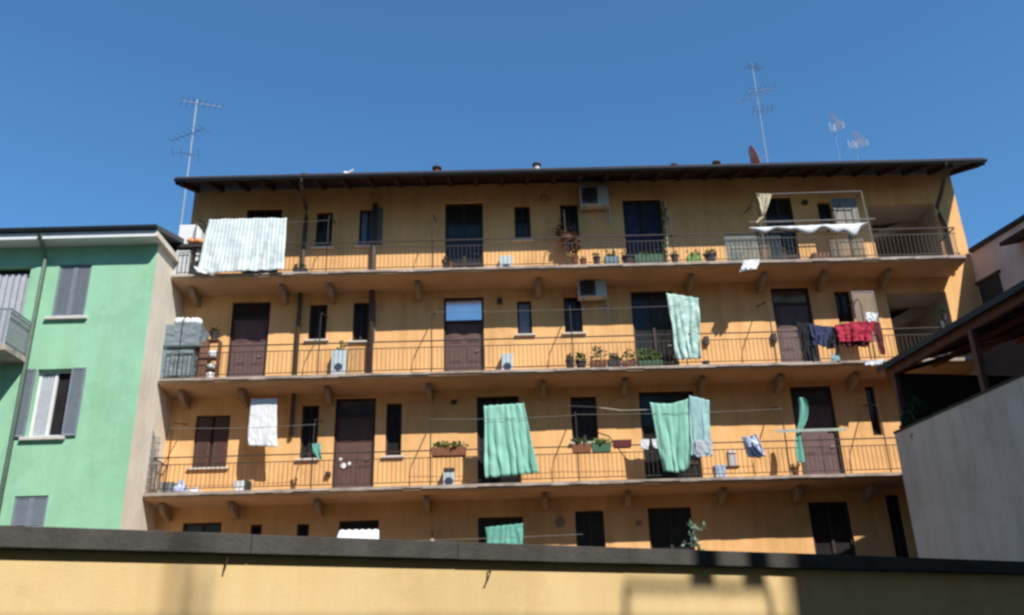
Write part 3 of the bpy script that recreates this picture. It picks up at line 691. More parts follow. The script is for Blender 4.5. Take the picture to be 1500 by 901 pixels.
# ------------------------------------------------------------------ things standing on the galleries
def bx(name, px0, px1, pyt, pyb, Y, D, label, cat, m, group=None, bev=.012, floor=None, rot=0):
    a = at(px0, pyt, Y); b = at(px1, pyb, Y); z0 = b.z if floor is None else FLOOR[floor]+.002
    o = MB().box(a.x, b.x, Y, Y+D, z0, a.z, rot).build(name, m, bevel=bev)
    return tag(o, label, cat, group)
def cabinet(px0, px1, pyt, fl, Y, D, label, m, doors=2):
    a = at(px0, pyt, Y); b = at(px1, pyt, Y); z0 = FLOOR[fl]+.002
    t = thing('cabinet', ((a.x+b.x)/2, Y, z0), label, 'cabinet')
    MB().box(a.x, b.x, Y, Y+D, z0, a.z).build('body', m, t, bevel=.012)
    for k in range(doors):
        xa = a.x+(b.x-a.x)*k/doors+.01; xb = a.x+(b.x-a.x)*(k+1)/doors-.01
        d = MB().box(xa, xb, Y-.02, Y-.001, z0+.05, a.z-.03).build('door', m, t, bevel=.006)
        MB().box(xb-.05, xb-.03, Y-.035, Y-.021, (z0+a.z)/2, (z0+a.z)/2+.1).build('handle', STEEL, d)
    return t
# top left: cabinets and clutter
cabinet(258, 279, 366, 4, YF+.14, .5, 'low pale grey cabinet at the left end of the top gallery', PLASTG, 1)
a = at(264, 330, YF+.3); b = at(293, 358, YF+.3)
t = thing('cabinet', ((a.x+b.x)/2, YF+.3, b.z), 'white wall cabinet with sloping corner above the low grey cabinet', 'cabinet')
MB().prism([(a.x, b.z), (b.x, b.z), (b.x, a.z-.2), (b.x-.16, a.z), (a.x, a.z)], 1, YF+.3, YW-.01).build('body', WHITE, t, bevel=.01)
MB().box(a.x+.02, b.x-.17, YF+.285, YF+.299, b.z+.03, a.z-.03).build('door', WHITE, t)
o = bx('shelf_board', 258, 300, 358, 361, YF+.12, .9, 'dark shelf board between white cabinet and low grey cabinet', 'shelf', POTD)
m = MB(); c0 = at(289, 352, YF+.2)
for k in range(7): m.lathe((c0.x-.2+k*.065, YF+.2+random.uniform(-.04, .06), c0.z-.13+random.uniform(-.02, .03)), [(.02, 0), (.08, .04), (.09, .1), (.05, .16)], 9)
tag(m.build('cloth_bundle', ORNG, smooth=True), 'crumpled orange bundle on the shelf left of striped sheet', 'bundle')
bx('storage_box', 288, 301, 362, 382, YF+.25, .4, 'small white box between grey cabinet and striped sheet', 'box', WHITE)
bx('crate', 279, 296, 384, 402, YF+.22, .4, 'dark crate under the corner of the striped sheet', 'crate', POTD, floor=4)
# third left: tarpaulined cupboards
def tarp(px, label, sd):
    x0_, x1_, yt_, yb_ = px; a = at(x0_, yt_, YF+.10); b = at(x1_, yb_, YF+.10)
    s = MB(); nu, nv = 18, 18
    def P(u, v, face):
        nn = .035*noise.noise(Vector((u*4+sd, v*4, face*5)))+.02*noise.noise(Vector((u*9+sd, v*9, face)))
        return nn
    gr = {}
    for k, (fa) in enumerate(('front', 'right', 'top')):
        base = len(s.v)
        for j in range(nv+1):
            for i in range(nu+1):
                u, v = i/nu, j/nv; nn = P(u, v, k)*math.sin(math.pi*u)**.5*math.sin(math.pi*v)**.5 if 0 < u < 1 and 0 < v < 1 else 0
                if fa == 'front': p = Vector((a.x+(b.x-a.x)*u, YF+.10-nn, b.z+(a.z-b.z)*v))
                elif fa == 'right': p = Vector((b.x+nn, YF+.10+.75*u, b.z+(a.z-b.z)*v))
                else: p = Vector((a.x+(b.x-a.x)*u, YF+.10+.75*v, a.z+abs(nn)))
                s.v.append(p)
        for j in range(nv):
            for i in range(nu): q = base+j*(nu+1)+i; s.f.append((q, q+1, q+nu+2, q+nu+1))
    s.box(a.x+.03, b.x-.03, YF+.14, YF+.82, b.z+.002, a.z-.03)
    return tag(s.build('covered_cupboard', TARP, smooth=False), label, 'cupboard')
tarp((240, 291, 476, 506), 'upper grey-blue tarpaulin-covered cupboard at the left of the third gallery', 2)
tarp((232, 279, 510, 553), 'lower grey-blue tarpaulin-covered cupboard standing on the third gallery', 9)
bx('board', 231, 285, 506, 510, YF+.08, .8, 'dark board between the two tarpaulin-covered cupboards', 'board', SCRD)
m = MB()
for k in range(5):
    q = at(262+k*3, 470, YF+.4); m.lathe((q.x, YF+.4+.05*(k % 2), at(265, 476, YF+.4).z), [(.09, 0), (.13, .06), (.12, .15), (.05, .21)], 10)
tag(m.build('plastic_bag', WCL, smooth=True), 'white plastic bag on the tarpaulin cupboard, left of two', 'bag')
m = MB()
for k in range(4):
    q = at(283+k*2.5, 470, YF+.4); m.lathe((q.x, YF+.4+.05*(k % 2), at(286, 476, YF+.4).z), [(.07, 0), (.11, .06), (.10, .15), (.04, .21)], 10)
tag(m.build('plastic_bag', WCL, smooth=True), 'white plastic bag on the tarpaulin cupboard, right of two', 'bag')
bx('board', 294, 300, 500, 556, YF+.3, .05, 'narrow red-brown board standing left of the white shelf rack', 'board', BRWN, floor=3)
a = at(302, 497, YF+.35); b = at(321, 497, YF+.35); z0 = FLOOR[3]+.002
t = thing('shelf_rack', ((a.x+b.x)/2, YF+.35, z0), 'small rack of shelves with white things left of the mauve door', 'shelf rack')
for xx in (a.x, b.x-.02): MB().box(xx, xx+.02, YF+.35, YF+.65, z0, a.z).build('side', BRWN, t)
for k, zz in enumerate((.05, .38, .72, a.z-z0-.02)): MB().box(a.x+.021, b.x-.021, YF+.35, YF+.65, z0+zz, z0+zz+.02).build('shelf', BRWN, t)
SG_ = 'white things on the small shelf rack'
for k, (zz, hh, lb) in enumerate(((.08, .24, 'white folded laundry on the bottom shelf of the rack'), (.41, .16, 'grey-white tin on the middle shelf of the rack'), (.75, .20, 'white jar on the upper shelf of the rack'))):
    tag(MB().lathe(((a.x+b.x)/2, YF+.48, z0+zz-.009), [(.10, 0), (.135, .03), (.135, hh-.04), (.1, hh)], 12).build('container', WHITE if k != 1 else PLASTG, smooth=True), lb, 'container', SG_)
planter(308, 320, 488, 496, YF+.5, 'dark spiky plant in pot on top of the shelf rack', POTD, DRY, 60, .22, rnd=True, cat='plant', name='potted_plant', z0=a.z+.003)
# brown panel leaning
p = at(510, 506, YW-.2); q = at(531, 506, YW-.2); z0 = FLOOR[3]+.002
tag(MB().prism([(YW-.30, z0), (YW-.26, z0), (YW-.01, p.z), (YW-.05, p.z)], 0, p.x, q.x).build('board', mat('tan_board', (.45, .25, .10), .8, .2, 6), bevel=.006), 'tan board leaning on the wall under the shuttered window', 'board')
# second left: lattice rack and clutter
fr = [at(*q, YF+.12) for q in ((203, 722), (208, 667), (222, 624), (227, 640), (227, 720))]
m = MB().tube(fr+[fr[0]], .02, 6)
for k in range(1, 9):
    z = fr[0].z+(fr[2].z-fr[0].z)*k/9.5
    def xat(z, P, Q): return P.x+(Q.x-P.x)*max(0, min(1, (z-P.z)/(Q.z-P.z)))
    xl = xat(z, fr[0], fr[1]) if z < fr[1].z else xat(z, fr[1], fr[2]); xr_ = fr[4].x if z < fr[3].z else xat(z, fr[3], fr[2])
    m.box(xl, xr_, YF+.11, YF+.125, z-.012, z+.012)
for k in range(1, 8):
    x = fr[0].x+(fr[4].x-fr[0].x)*k/8; zt = fr[2].z-.1-(fr[2].x-x)*1.9 if x < fr[2].x else fr[3].z
    m.box(x-.010, x+.010, YF+.126, YF+.138, fr[0].z, max(zt, fr[1].z*.0+fr[0].z+.5))
tag(m.build('drying_rack', mat('dull_grey_metal', (.24, .26, .26), .5, .2, 8, metal=.3)), 'tall folded grey drying rack at the left end of the second gallery', 'drying rack')
bx('crate', 234, 252, 706, 724, YF+.15, .35, 'grey crate left of the blue and white bag', 'crate', mat('grey_crate', (.20, .20, .21), .7, .2, 8), floor=2)
def bag(px0, px1, pyt, fl, label, m, Y=YF+.2, name='plastic_bag'):
    a = at(px0, pyt, Y); b = at(px1, pyt, Y); w = (b.x-a.x)/2; z0 = FLOOR[fl]+.002; h = a.z-z0; s = MB(); SEG = 16
    prof = [(.95, 0), (1.05, .2), (.92, .45), (.6, .66), (.3, .78), (.34, 1)]
    i0 = len(s.v)
    for (r, hh) in prof:
        for q in range(SEG):
            t_ = 2*math.pi*q/SEG; rr = r*(1+.45*noise.noise(Vector((math.cos(t_)*2+px0, math.sin(t_)*2, hh*3))))
            s.v.append(Vector(((a.x+b.x)/2+w*rr*math.cos(t_), Y+.16*rr*math.sin(t_), z0+h*hh)))
    for k in range(len(prof)-1):
        for q in range(SEG): A_ = i0+k*SEG; B_ = A_+SEG; s.f.append((A_+q, A_+(q+1) % SEG, B_+(q+1) % SEG, B_+q))
    s.f.append(tuple(i0+q for q in reversed(range(SEG)))); s.f.append(tuple(i0+(len(prof)-1)*SEG+q for q in range(SEG)))
    return tag(s.build(name, m, smooth=True), label, 'bag')
bag(254, 277, 704, 2, 'blue and white plastic bag on the second gallery, left part', BLUEW)
bag(277, 295, 714, 2, 'low white bag right of the blue and white bag', WCL)
a = at(341, 704, YF+.2); b = at(361, 704, YF+.2); z0 = FLOOR[2]+.002
t = thing('litter_bin', ((a.x+b.x)/2, YF+.3, z0), 'white-fronted dark bin on the floor below the white towel', 'bin')
MB().box(a.x+.02, b.x+.06, YF+.21, YF+.5, z0, a.z).build('body', POTD, t, bevel=.01); MB().box(a.x+.04, b.x-.04, YF+.19, YF+.209, z0+.02, a.z-.01).build('front_panel', WHITE, t)
# stickers on the brown door
for k, (px, py, w, lb) in enumerate(((499, 673, .10, 'upper'), (503, 682, .16, 'lower left'), (512, 679, .10, 'lower right'))):
    p = at(px, py, YW+.09); tag(MB().lathe((p.x, YW+.088, p.z), [(w*.5, .005), (w*.5, 0)], 9, axis=1).build('door_decoration', WHITE), 'white flower-like decoration on the brown door, '+lb+' of three', 'decoration', 'white decorations on the brown door')
# second right clutter
cloth('laundry_bundle', ((1087, 639), (1107, 635), (1122, 667), (1094, 668)), YF-.04, 'crumpled blue and white bundle hanging at the second gallery railing', 'bundle', BLUEW, 3, .12, th=.03, rag=.03, sag=.03)
cloth('cloth', ((1094, 655), (1105, 652), (1120, 668), (1110, 671)), YF-.2, 'dark blue folded strip across the crumpled blue and white bundle', 'cloth', NAVY, 2, .03)
bx('storage_box', 1066, 1080, 660, 682, YF+.15, .25, 'pinkish white canister beside the crumpled blue and white bundle', 'canister', PINKB)
bx('storage_box', 1047, 1066, 681, 702, YF+.15, .3, 'blue-grey box on the floor under the pinkish canister', 'box', BLUEW, floor=2)
bx('stool', 1064, 1084, 682, 684, YF+.12, .3, 'thin shelf board holding the pinkish canister', 'shelf', BRWN)
# glass windbreak rail before the mauve door on second gallery
a = at(1136, 630, YF); b = at(1240, 632, YF)
tag(MB().box(a.x, b.x, YF-.03, YF-.01, a.z-.07, a.z).build('rail_board', mat('pale_green_rail', (.36, .42, .36), .5, .15, 6)), 'pale green board along the railing in front of the mauve door', 'board')
# top right: awning frame, screens
P1 = at(1109, 284, YF); P2 = at(1262, 279, YF); P3 = at(1279, 322, YF+.0); P4 = at(1283, 378, YF)
t = thing('awning_support', (P1.x, YF+.05, FLOOR[4]), 'thin metal awning frame without canvas over the right of the top gallery', 'awning frame')
MB().tube([(P1.x, YF+.05, P1.z), (P2.x, YF+.05, P2.z)], .02).build('front_bar', PIPEG, t)
MB().tube([(P2.x, YF+.05, P2.z), (P2.x+.05, YF+.05, FLOOR[4])], .018).build('leg', PIPEG, t)
MB().tube([(P1.x, YF+.05, P1.z), (P1.x-.02, YF+.05, FLOOR[4])], .018).build('leg', PIPEG, t)
for xx in (P1.x, P2.x): MB().tube([(xx, YF+.05, P1.z+(.05 if xx == P1.x else 0)), (xx, YW-.004, P1.z+.1)], .016).build('side_bar', PIPEG, t)
a = at(1097, 326, YF+.06); b = at(1282, 321, YF+.06)
tag(MB().tube([a, b], .028).build('rail', PIPEG), 'pale rail just above the bunched white sheet', 'rail')
a = at(1218, 291, YF+.4); b = at(1261, 330, YF+.4)
t = thing('glass_panel', ((a.x+b.x)/2, YF+.4, b.z), 'grey framed glass panel in front of the top gallery narrow window', 'glass panel')
frame_mb(a.x, b.x, b.z, a.z, YF+.4, .05, .03).build('frame', PIPEG, t); MB().box(a.x+.05, b.x-.05, YF+.41, YF+.42, b.z+.05, a.z-.05).build('pane', mat('dusty_pane', (.20, .17, .14), .4, .3, 4), t)
MB().tube([((a.x+b.x)/2, YF+.42, b.z), ((a.x+b.x)/2, YF+.42, FLOOR[4])], .015).build('post', PIPEG, t)
a = at(1247, 427, YF+.4); b = at(1294, 500, YF+.4)
t = thing('glass_panel', ((a.x+b.x)/2, YF+.4, b.z), 'grey framed panel above the crimson garment on the third gallery', 'glass panel')
frame_mb(a.x, b.x, b.z, a.z, YF+.4, .04, .03).build('frame', PIPEG, t); MB().box(a.x+.04, b.x-.04, YF+.41, YF+.42, b.z+.04, a.z-.04).build('pane', mat('brown_dusty_pane', (.24, .16, .10), .5, .25, 4), t)
MB().tube([((a.x+b.x)/2, YF+.42, b.z), ((a.x+b.x)/2, YF+.42, FLOOR[3])], .015).build('post', PIPEG, t)
def screen(px0, px1, pyt, fl, label, m, n):
    a = at(px0, pyt, YF+.1); b = at(px1, pyt, YF+.1); z0 = FLOOR[fl]+.01; s = MB()
    for k in range(n):
        xa = a.x+(b.x-a.x)*k/n; s.tube([(xa, YF+.12+random.uniform(-.006, .006), z0), (xa+random.uniform(-.01, .01), YF+.12, a.z+random.uniform(-.03, .02))], (b.x-a.x)/n*.42, 5)
    for zz in (.15, .5, .85): s.box(a.x, b.x, YF+.095, YF+.105, z0+(a.z-z0)*zz, z0+(a.z-z0)*zz+.012)
    return tag(s.build('screen', m), label, 'screen')
screen(1061, 1116, 344, 4, 'pale grey-green reed screen on the top gallery railing', SCRN, 34)
screen(1117, 1143, 342, 4, 'dark teal screen beside the pale reed screen', SCRD, 16)
screen(1216, 1266, 350, 4, 'beige-grey reed screen below the bump of the bunched white sheet', mat('beige_reed', (.36, .31, .24), .8, .3, 14), 32)
bx('bench', 1190, 1216, 370, 378, YF+.2, .35, 'low brown box between the two reed screens', 'box', BRWN)
cloth('cloth', ((1090, 381), (1112, 379), (1110, 394), (1084, 397)), YF-.06, 'white cloth spilling over the top gallery slab edge by the reed screen', 'cloth', WCL, 3, .05, Yb=YF-.12)
planter(1378, 1388, 460, 470, YF+.1, 'small dark pot in the third gallery loggia corner', POTD, LEAFD, 24, .1, rnd=True, cat='flower pot', name='flower_pot', z0=at(1383, 470, YF+.1).z)
bx('stand', 1377, 1389, 470, 500, YF+.02, .2, 'dark stand under the small pot in the loggia corner', 'stand', POTD, floor=3)

# ------------------------------------------------------------------ roof things
def yag(m, c, d, L, n, el, r=.012, vert=False):
    c = Vector(c); d = Vector(d).normalized(); e = Vector((0, 0, 1)) if vert else d.cross(Vector((0, 0, 1))).normalized()
    m.tube([c-d*L*.35, c+d*L*.65], r, 5)
    for k in range(n):
        p = c+d*(L*(-.35+k/(n-1))); l = el*(1-.4*k/n); m.tube([p-e*l/2, p+e*l/2], r*.7, 4)
    return m
def aerial(pb, pt, Y, zb, label, heads, r=.035, foot=None):
    a = at(*pb, Y); b = at(*pt, Y); x = (a.x+b.x)/2
    t = thing('antenna', (x, Y, zb), label, 'antenna', 'television aerials on the roof')
    MB().tube([(x, Y, zb), (x, Y, b.z)], r, 8).build('mast', ANTM, t)
    for (px, py, d, L, n, el, mm, v) in heads:
        z = at(px, py, Y).z
        h = MB(); yag(h, (x, Y-.05, z), d, L, n, el, .010, v); h.build('aerial_head', mm, t)
    return t
Ya = 24.9
a = aerial((263, 328), (291, 146), Ya, 12.4, 'tall steel antenna mast at the left end of the roof', [(289, 152, (.9, .5, .12), 1.3, 8, .7, DARKM, False), (281, 196, (-1, .4, -.1), 1.3, 7, .6, DARKM, False), (277, 227, (-1, -.3, 0), .8, 4, .9, DARKM, False)], .026)
pa = WLOC[a.name]
MB().box(pa.x-.03, XL+.02, Ya-.02, Ya+.02, 14.3, 14.36).box(pa.x-.03, XL+.02, Ya-.02, Ya+.02, 13.4, 13.46).build('wall_clamp', STEEL, a)
rz = lambda y: ez+.2+(y-ey)*pit
aerial((1122, 250), (1105, 92), 25.2, rz(25.2)-.1, 'thin tall antenna mast with several aerials right of centre', [(1106, 99, (.7, .7, .3), .8, 6, .5, DARKM, False), (1109, 134, (1, .3, .35), 1.1, 6, .55, DARKM, False), (1110, 140, (-1, .2, -.35), 1.1, 6, .55, STEEL, False), (1115, 163, (1, -.2, 0), .6, 5, .7, DARKM, False)], .018)
def grid_aerial(px, py, Y, label, w, h):
    c = at(px, py, Y); t = thing('antenna', (c.x, Y, rz(Y)-.1), label, 'antenna', 'television aerials on the roof')
    MB().tube([(c.x, Y, rz(Y)-.1), (c.x, Y, c.z+h*.3)], .008, 6).build('mast', ANTM, t)
    m = MB()
    for s_ in (-1, 1):
        for k in range(4):
            z = c.z-h/2+h*k/3; m.tube([(c.x, Y-.05, z), (c.x+s_*w*(.5-.07*k), Y-.25, z+.05*s_)], .011, 5)
    for k in range(3): m.tube([(c.x+(k-1)*w*.42, Y-.06-.16*abs(k-1), c.z-h/2), (c.x+(k-1)*w*.42, Y-.06-.16*abs(k-1), c.z+h/2)], .009, 5)
    m.build('reflector', ALU, t)
    yag(MB(), (c.x, Y-.4, c.z), (-.8, -1, 0), .9, 6, .35, .014).build('aerial_head', ALU, t)
grid_aerial(1222, 189, 25.6, 'bright grid antenna, upper of the pair near the roof right end', .55, .26)
grid_aerial(1253, 214, 25.6, 'bright grid antenna, lower of the pair near the roof right end', .75, .22)
# dish seen nearly edge on
c = at(1101, 231, 23.6); t = thing('satellite_dish', (c.x, 23.6, rz(23.6)-.05), 'rust-red satellite dish seen edge-on beside the thin antenna mast', 'satellite dish')
dm = MB(); prof = [(.02, 0), (.15, .012), (.28, .05), (.36, .10), (.37, .09), (.28, .03), (.15, -.01), (.02, -.02)]
ax = Vector((.93, -.15, .33)).normalized(); qt = ax.to_track_quat('Z', 'Y')
tmp = MB().lathe((0, 0, 0), prof, 24)
dm.v = [qt @ v + Vector((c.x, 23.6, c.z)) for v in tmp.v]; dm.f = tmp.f; dm.build('dish', DISH, t)
MB().tube([(c.x, 23.62, rz(23.6)-.05), (c.x-.04, 23.62, c.z-.05)], .025).build('post', STEEL, t)
pp = Vector((c.x, 23.6, c.z)); MB().tube([pp-Vector((0, 0, .3)), pp+ax*.42-Vector((0, 0, .1))], .012).build('feed_arm', STEEL, t)
VG = 'small vent stacks along the roof edge'
def vent(px, pyt, w, label, m=TERR, capm=POTD):
    Y = 23.4; a = at(px, pyt, Y); z0 = rz(Y)-.06; t = thing('roof_vent', (a.x, Y, z0), label, 'roof vent', VG)
    MB().lathe((a.x, Y, z0), [(w*.35, 0), (w*.3, max(.1, a.z-z0-.10))], 12).build('stack', m, t)
    MB().lathe((a.x, Y, a.z-.10), [(w*.3, 0), (w*.55, .02), (w*.5, .07), (w*.1, .10)], 12).build('cap', capm, t)
vent(447, 255, .28, 'short dark roof vent above the left downpipe'); vent(640, 244, .28, 'reddish capped roof vent above the middle left door')
vent(786, 239, .26, 'pale-necked roof vent nearest the roof centre', SILL); vent(987, 240, .22, 'small dark roof vent left of the dish, farther one')
vent(1049, 236, .24, 'small dark roof vent left of the dish, nearer one')
t = thing('antenna', (at(511, 255, 23.2).x, 23.2, rz(23.2)-.05), 'tiny white aerial lying low at the roof edge', 'antenna')
q = at(506, 255, 23.2); q2 = at(518, 249, 23.2); MB().tube([(q.x, 23.2, rz(23.2)-.05), q, q2], .03).build('aerial_head', WHITE, t); MB().lathe((q.x, 23.2, q.z-.05), [(.06, 0), (.09, .05), (.05, .12)], 10).build('amplifier', WHITE, t)

# ------------------------------------------------------------------ green building on the left
GY, GX = 21.9, -9.38
GB = thing('apartment_building', (-15, GY, 0), 'green plastered building at the left with grey shuttered windows', 'building')
gh = []
def grect(xl, xr, yt, yb): a = at(xl, yt, GY); b = at(xr, yt, GY); c = at((xl+xr)/2-(yb-yt)*.12, yb, GY); return a.x, b.x, c.z, a.z
def louvre(s, x0, x1, z0, z1, y, d=.035):
    fw_ = .05; s.box(x0, x0+fw_, y, y+d, z0, z1).box(x1-fw_, x1, y, y+d, z0, z1).box(x0+fw_, x1-fw_, y, y+d, z1-fw_, z1).box(x0+fw_, x1-fw_, y, y+d, z0, z0+fw_)
    n = max(6, int((z1-z0)/.06))
    for k in range(n):
        z = z0+fw_+(z1-z0-2*fw_)*k/n; s.prism([(y+.005, z), (y+d-.005, z+.05), (y+d-.002, z+.055), (y+.008, z+.008)], 0, x0+fw_, x1-fw_)
    return s
def gwindow(xl, xr, yt, yb, opened, label):
    x0, x1, z0, z1 = grect(xl, xr, yt, yb)
    gh.append((x0, x1, z0, z1))
    w = MB().quad((x0, GY+.2, z0), (x1, GY+.2, z0), (x1, GY+.2, z1), (x0, GY+.2, z1)).build('window', GLS, GB); w['label'] = label
    f = frame_mb(x0+.002, x1-.002, z0+.002, z1-.002, GY+.13, .07, .05); f.box((x0+x1)/2-.04, (x0+x1)/2+.04, GY+.128, GY+.185, z0+.07, z1-.07); f.build('frame', WHITE, w)
    MB().box(x0-.12, x1+.12, GY-.1, GY+.12, z0-.09, z0-.002).build('sill', SILL, w, bevel=.01)
    if opened:
        ww = (x1-x0)*.42
        louvre(MB(), x0-ww-.01, x0-.02, z0, z1, GY-.06).build('shutter', SHUT, w); louvre(MB(), x1+.02, x1+ww+.01, z0, z1, GY-.06).build('shutter', SHUT, w)
        m = MB(); 
        for k in range(10):
            xa = x0+.06+(x1-x0)*.46*k/10; m.box(xa, xa+(x1-x0)*.045, GY+.14+.02*(k % 2), GY+.16+.02*(k % 2), z0+.08, z1-.07)
        m.build('curtain', LACE, w)
    else:
        xm = (x0+x1)/2
        louvre(MB(), x0+.01, xm-.005, z0+.01, z1-.01, GY+.03).build('shutter', SHUT, w); louvre(MB(), xm+.005, x1-.01, z0+.01, z1-.01, GY+.03).build('shutter', SHUT, w)
gwindow(88, 135, 388, 464, False, 'closed grey shutters just below the green building eaves')
gwindow(56, 106, 541, 640, True, 'open window with grey shutters folded back and white curtain')
gwindow(22, 71, 727, 815, False, 'closed grey shutters low on the green building')
# window door behind the little balcony
p0 = at(0, 392, GY); p1 = at(46, 392, GY); zb = at(30, 505, GY).z
gh.append((p0.x-.6, p1.x, zb, p0.z))
w = MB().quad((p0.x-.6, GY+.2, zb), (p1.x, GY+.2, zb), (p1.x, GY+.2, p0.z), (p0.x-.6, GY+.2, p0.z)).build('balcony_door', GLS, GB)
m = MB()
for k in range(14): xa = p0.x-.4+(p1.x-p0.x+.34)*k/14; m.box(xa, xa+.07, GY+.13+.025*(k % 2), GY+.15+.025*(k % 2), zb+.02, p0.z-.15)
m.build('curtain', LACE, w)
x0g = -23.0
gz1 = 12.75
xs = sorted({round(v, 4) for h in gh for v in h[:2]} | {x0g, GX}); zs = sorted({round(v, 4) for h in gh for v in h[2:4]} | {0.0, gz1})
wl = MB()
for i in range(len(xs)-1):
    for j in range(len(zs)-1):
        cx, cz = (xs[i]+xs[i+1])/2, (zs[j]+zs[j+1])/2
        if any(h[0] < cx < h[1] and h[2] < cz < h[3] for h in gh): continue
        wl.quad((xs[i], GY, zs[j]), (xs[i+1], GY, zs[j]), (xs[i+1], GY, zs[j+1]), (xs[i], GY, zs[j+1]))
for (x0, x1, z0, z1) in gh:
    y2 = GY+.2
    wl.quad((x0, GY, z0), (x0, GY, z1), (x0, y2, z1), (x0, y2, z0)).quad((x1, GY, z0), (x1, y2, z0), (x1, y2, z1), (x1, GY, z1)).quad((x0, GY, z1), (x1, GY, z1), (x1, y2, z1), (x0, y2, z1)).quad((x0, GY, z0), (x0, y2, z0), (x1, y2, z0), (x1, GY, z0))
wl.build('wall', GRN, GB)
sw = MB().quad((GX, GY, 0), (GX, 33, 0), (GX, 33, gz1+.9), (GX, GY, gz1)).build('side_wall', CRM, GB); sw['label'] = 'narrow cream gable wall'
MB().quad((x0g, 33, 0), (x0g, 33, gz1), (GX, 33, gz1), (GX, 33, 0)).quad((x0g, GY, 0), (x0g, GY, gz1), (x0g, 33, gz1), (x0g, 33, 0)).build('back_wall', CRM, GB)
ge = GY-.52; gez = 12.84
gr_ = MB().prism([(ge, gez+.04), (27.5, gez+1.7), (33.4, gez), (33.4, gez+.15), (27.5, gez+1.9), (ge, gez+.17)], 0, x0g-.2, GX+.14).build('roof', mat('slate_roof', (.09, .09, .10), .85, .3, 4, .4, 14), GB)
MB().box(x0g-.15, GX+.09, ge+.02, GY-.002, gez-.14, gez+.035).build('eave_soffit', WHITE, gr_)
MB().box(GX+.003, GX+.13, ge+.03, 27, gez-.13, gez+.03).build('verge', CRM, gr_)
gm = MB(); prof = [(ge-.05+.07*math.cos(t_), gez+.13-.075*math.sin(t_)) for t_ in [math.pi*k/8 for k in range(9)]]
gm.prism(prof+[(ge-.11, gez+.15), (ge+.01, gez+.15)], 0, x0g-.2, GX+.14).build('gutter', GUT, gr_)
Xp = at(63, 400, GY-.1).x
MB().tube([(Xp-.03, ge-.05, gez+.1), (Xp-.03, ge-.04, gez-.05), (Xp, GY-.2, gez-.4), (Xp, GY-.09, gez-.55), (Xp, GY-.09, 0)], .055, 10).build('downpipe', mat('green_grey_pipe', (.14, .19, .15), .6, .2, 5), GB, smooth=True)
# little balcony
xb = at(44, 518, GY).x; zb0 = at(44, 526, GY).z
bal = MB().box(xb-2.2, xb, GY-1.15, GY-.003, zb0-.14, zb0).build('balcony', CONC, GB)
m = MB(); zr = zb0+.98
m.box(xb-2.17, xb-.03, GY-1.13, GY-1.09, zr-.03, zr).box(xb-.07, xb-.03, GY-1.089, GY-.004, zr-.03, zr).box(xb-.06, xb-.04, GY-1.089, GY-.004, zb0+.1, zb0+.12).box(xb-.06, xb-.04, GY-1.089, GY-.004, zb0+.75, zb0+.77)
for k in range(13):
    y = GY-1.1+k*.088; m.box(xb-.056, xb-.044, y-.006, y+.006, zb0, zr-.03)
for k in range(26):
    x = xb-2.15+k*.082; m.box(x-.006, x+.006, GY-1.116, GY-1.104, zb0, zr-.03)
m.build('railing', STEEL, bal)
MB().box(xb-.09, xb-.075, GY-1.06, GY-.05, zb0+.02, zr-.06).build('windbreak', mat('grey_windbreak_cloth', (.34, .37, .38), .9, .2, 6, transl=.3), bal)

# ------------------------------------------------------------------ right-hand neighbours
rd = Vector((-.158, .987, 0)).normalized()          # direction of their walls, going away
rn = Vector((-rd.y, rd.x, 0))                       # facing the courtyard (left)
def RP(base, along, outw, z): p = Vector(base)+rd*along+rn*outw; return (p.x, p.y, z)
RB = Vector((8.95, 20.0, 0))
GW = thing('terrace_building', tuple(RB), 'plain grey building at the right with a roofed terrace on top', 'building')
def rbox(s, base, a0, a1, o0, o1, z0, z1):
    P = [RP(base, a, o, z) for z in (z0, z1) for o in (o0, o1) for a in (a0, a1)]; i = len(s.v); s.v += [Vector(p) for p in P]
    s.f += [tuple(i+k for k in q) for q in ((0, 2, 3, 1), (4, 5, 7, 6), (0, 1, 5, 4), (2, 6, 7, 3), (0, 4, 6, 2), (1, 3, 7, 5))]; return s
tz = 6.39
s = MB(); rbox(s, RB, -14, 0, -.25, 0, 0, tz); s.build('wall', GREYW, GW)
s = MB(); rbox(s, RB, -14, -.003, -4.6, -.253, 0, 5.5); s.build('terrace_floor', GREYW, GW)
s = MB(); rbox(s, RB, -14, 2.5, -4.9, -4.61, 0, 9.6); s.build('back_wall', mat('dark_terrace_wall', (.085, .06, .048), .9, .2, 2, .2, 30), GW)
s = MB(); rbox(s, RB, -14, -.0, -.275, .025, tz+.001, tz+.05); s.build('wall_coping', COP, GW)
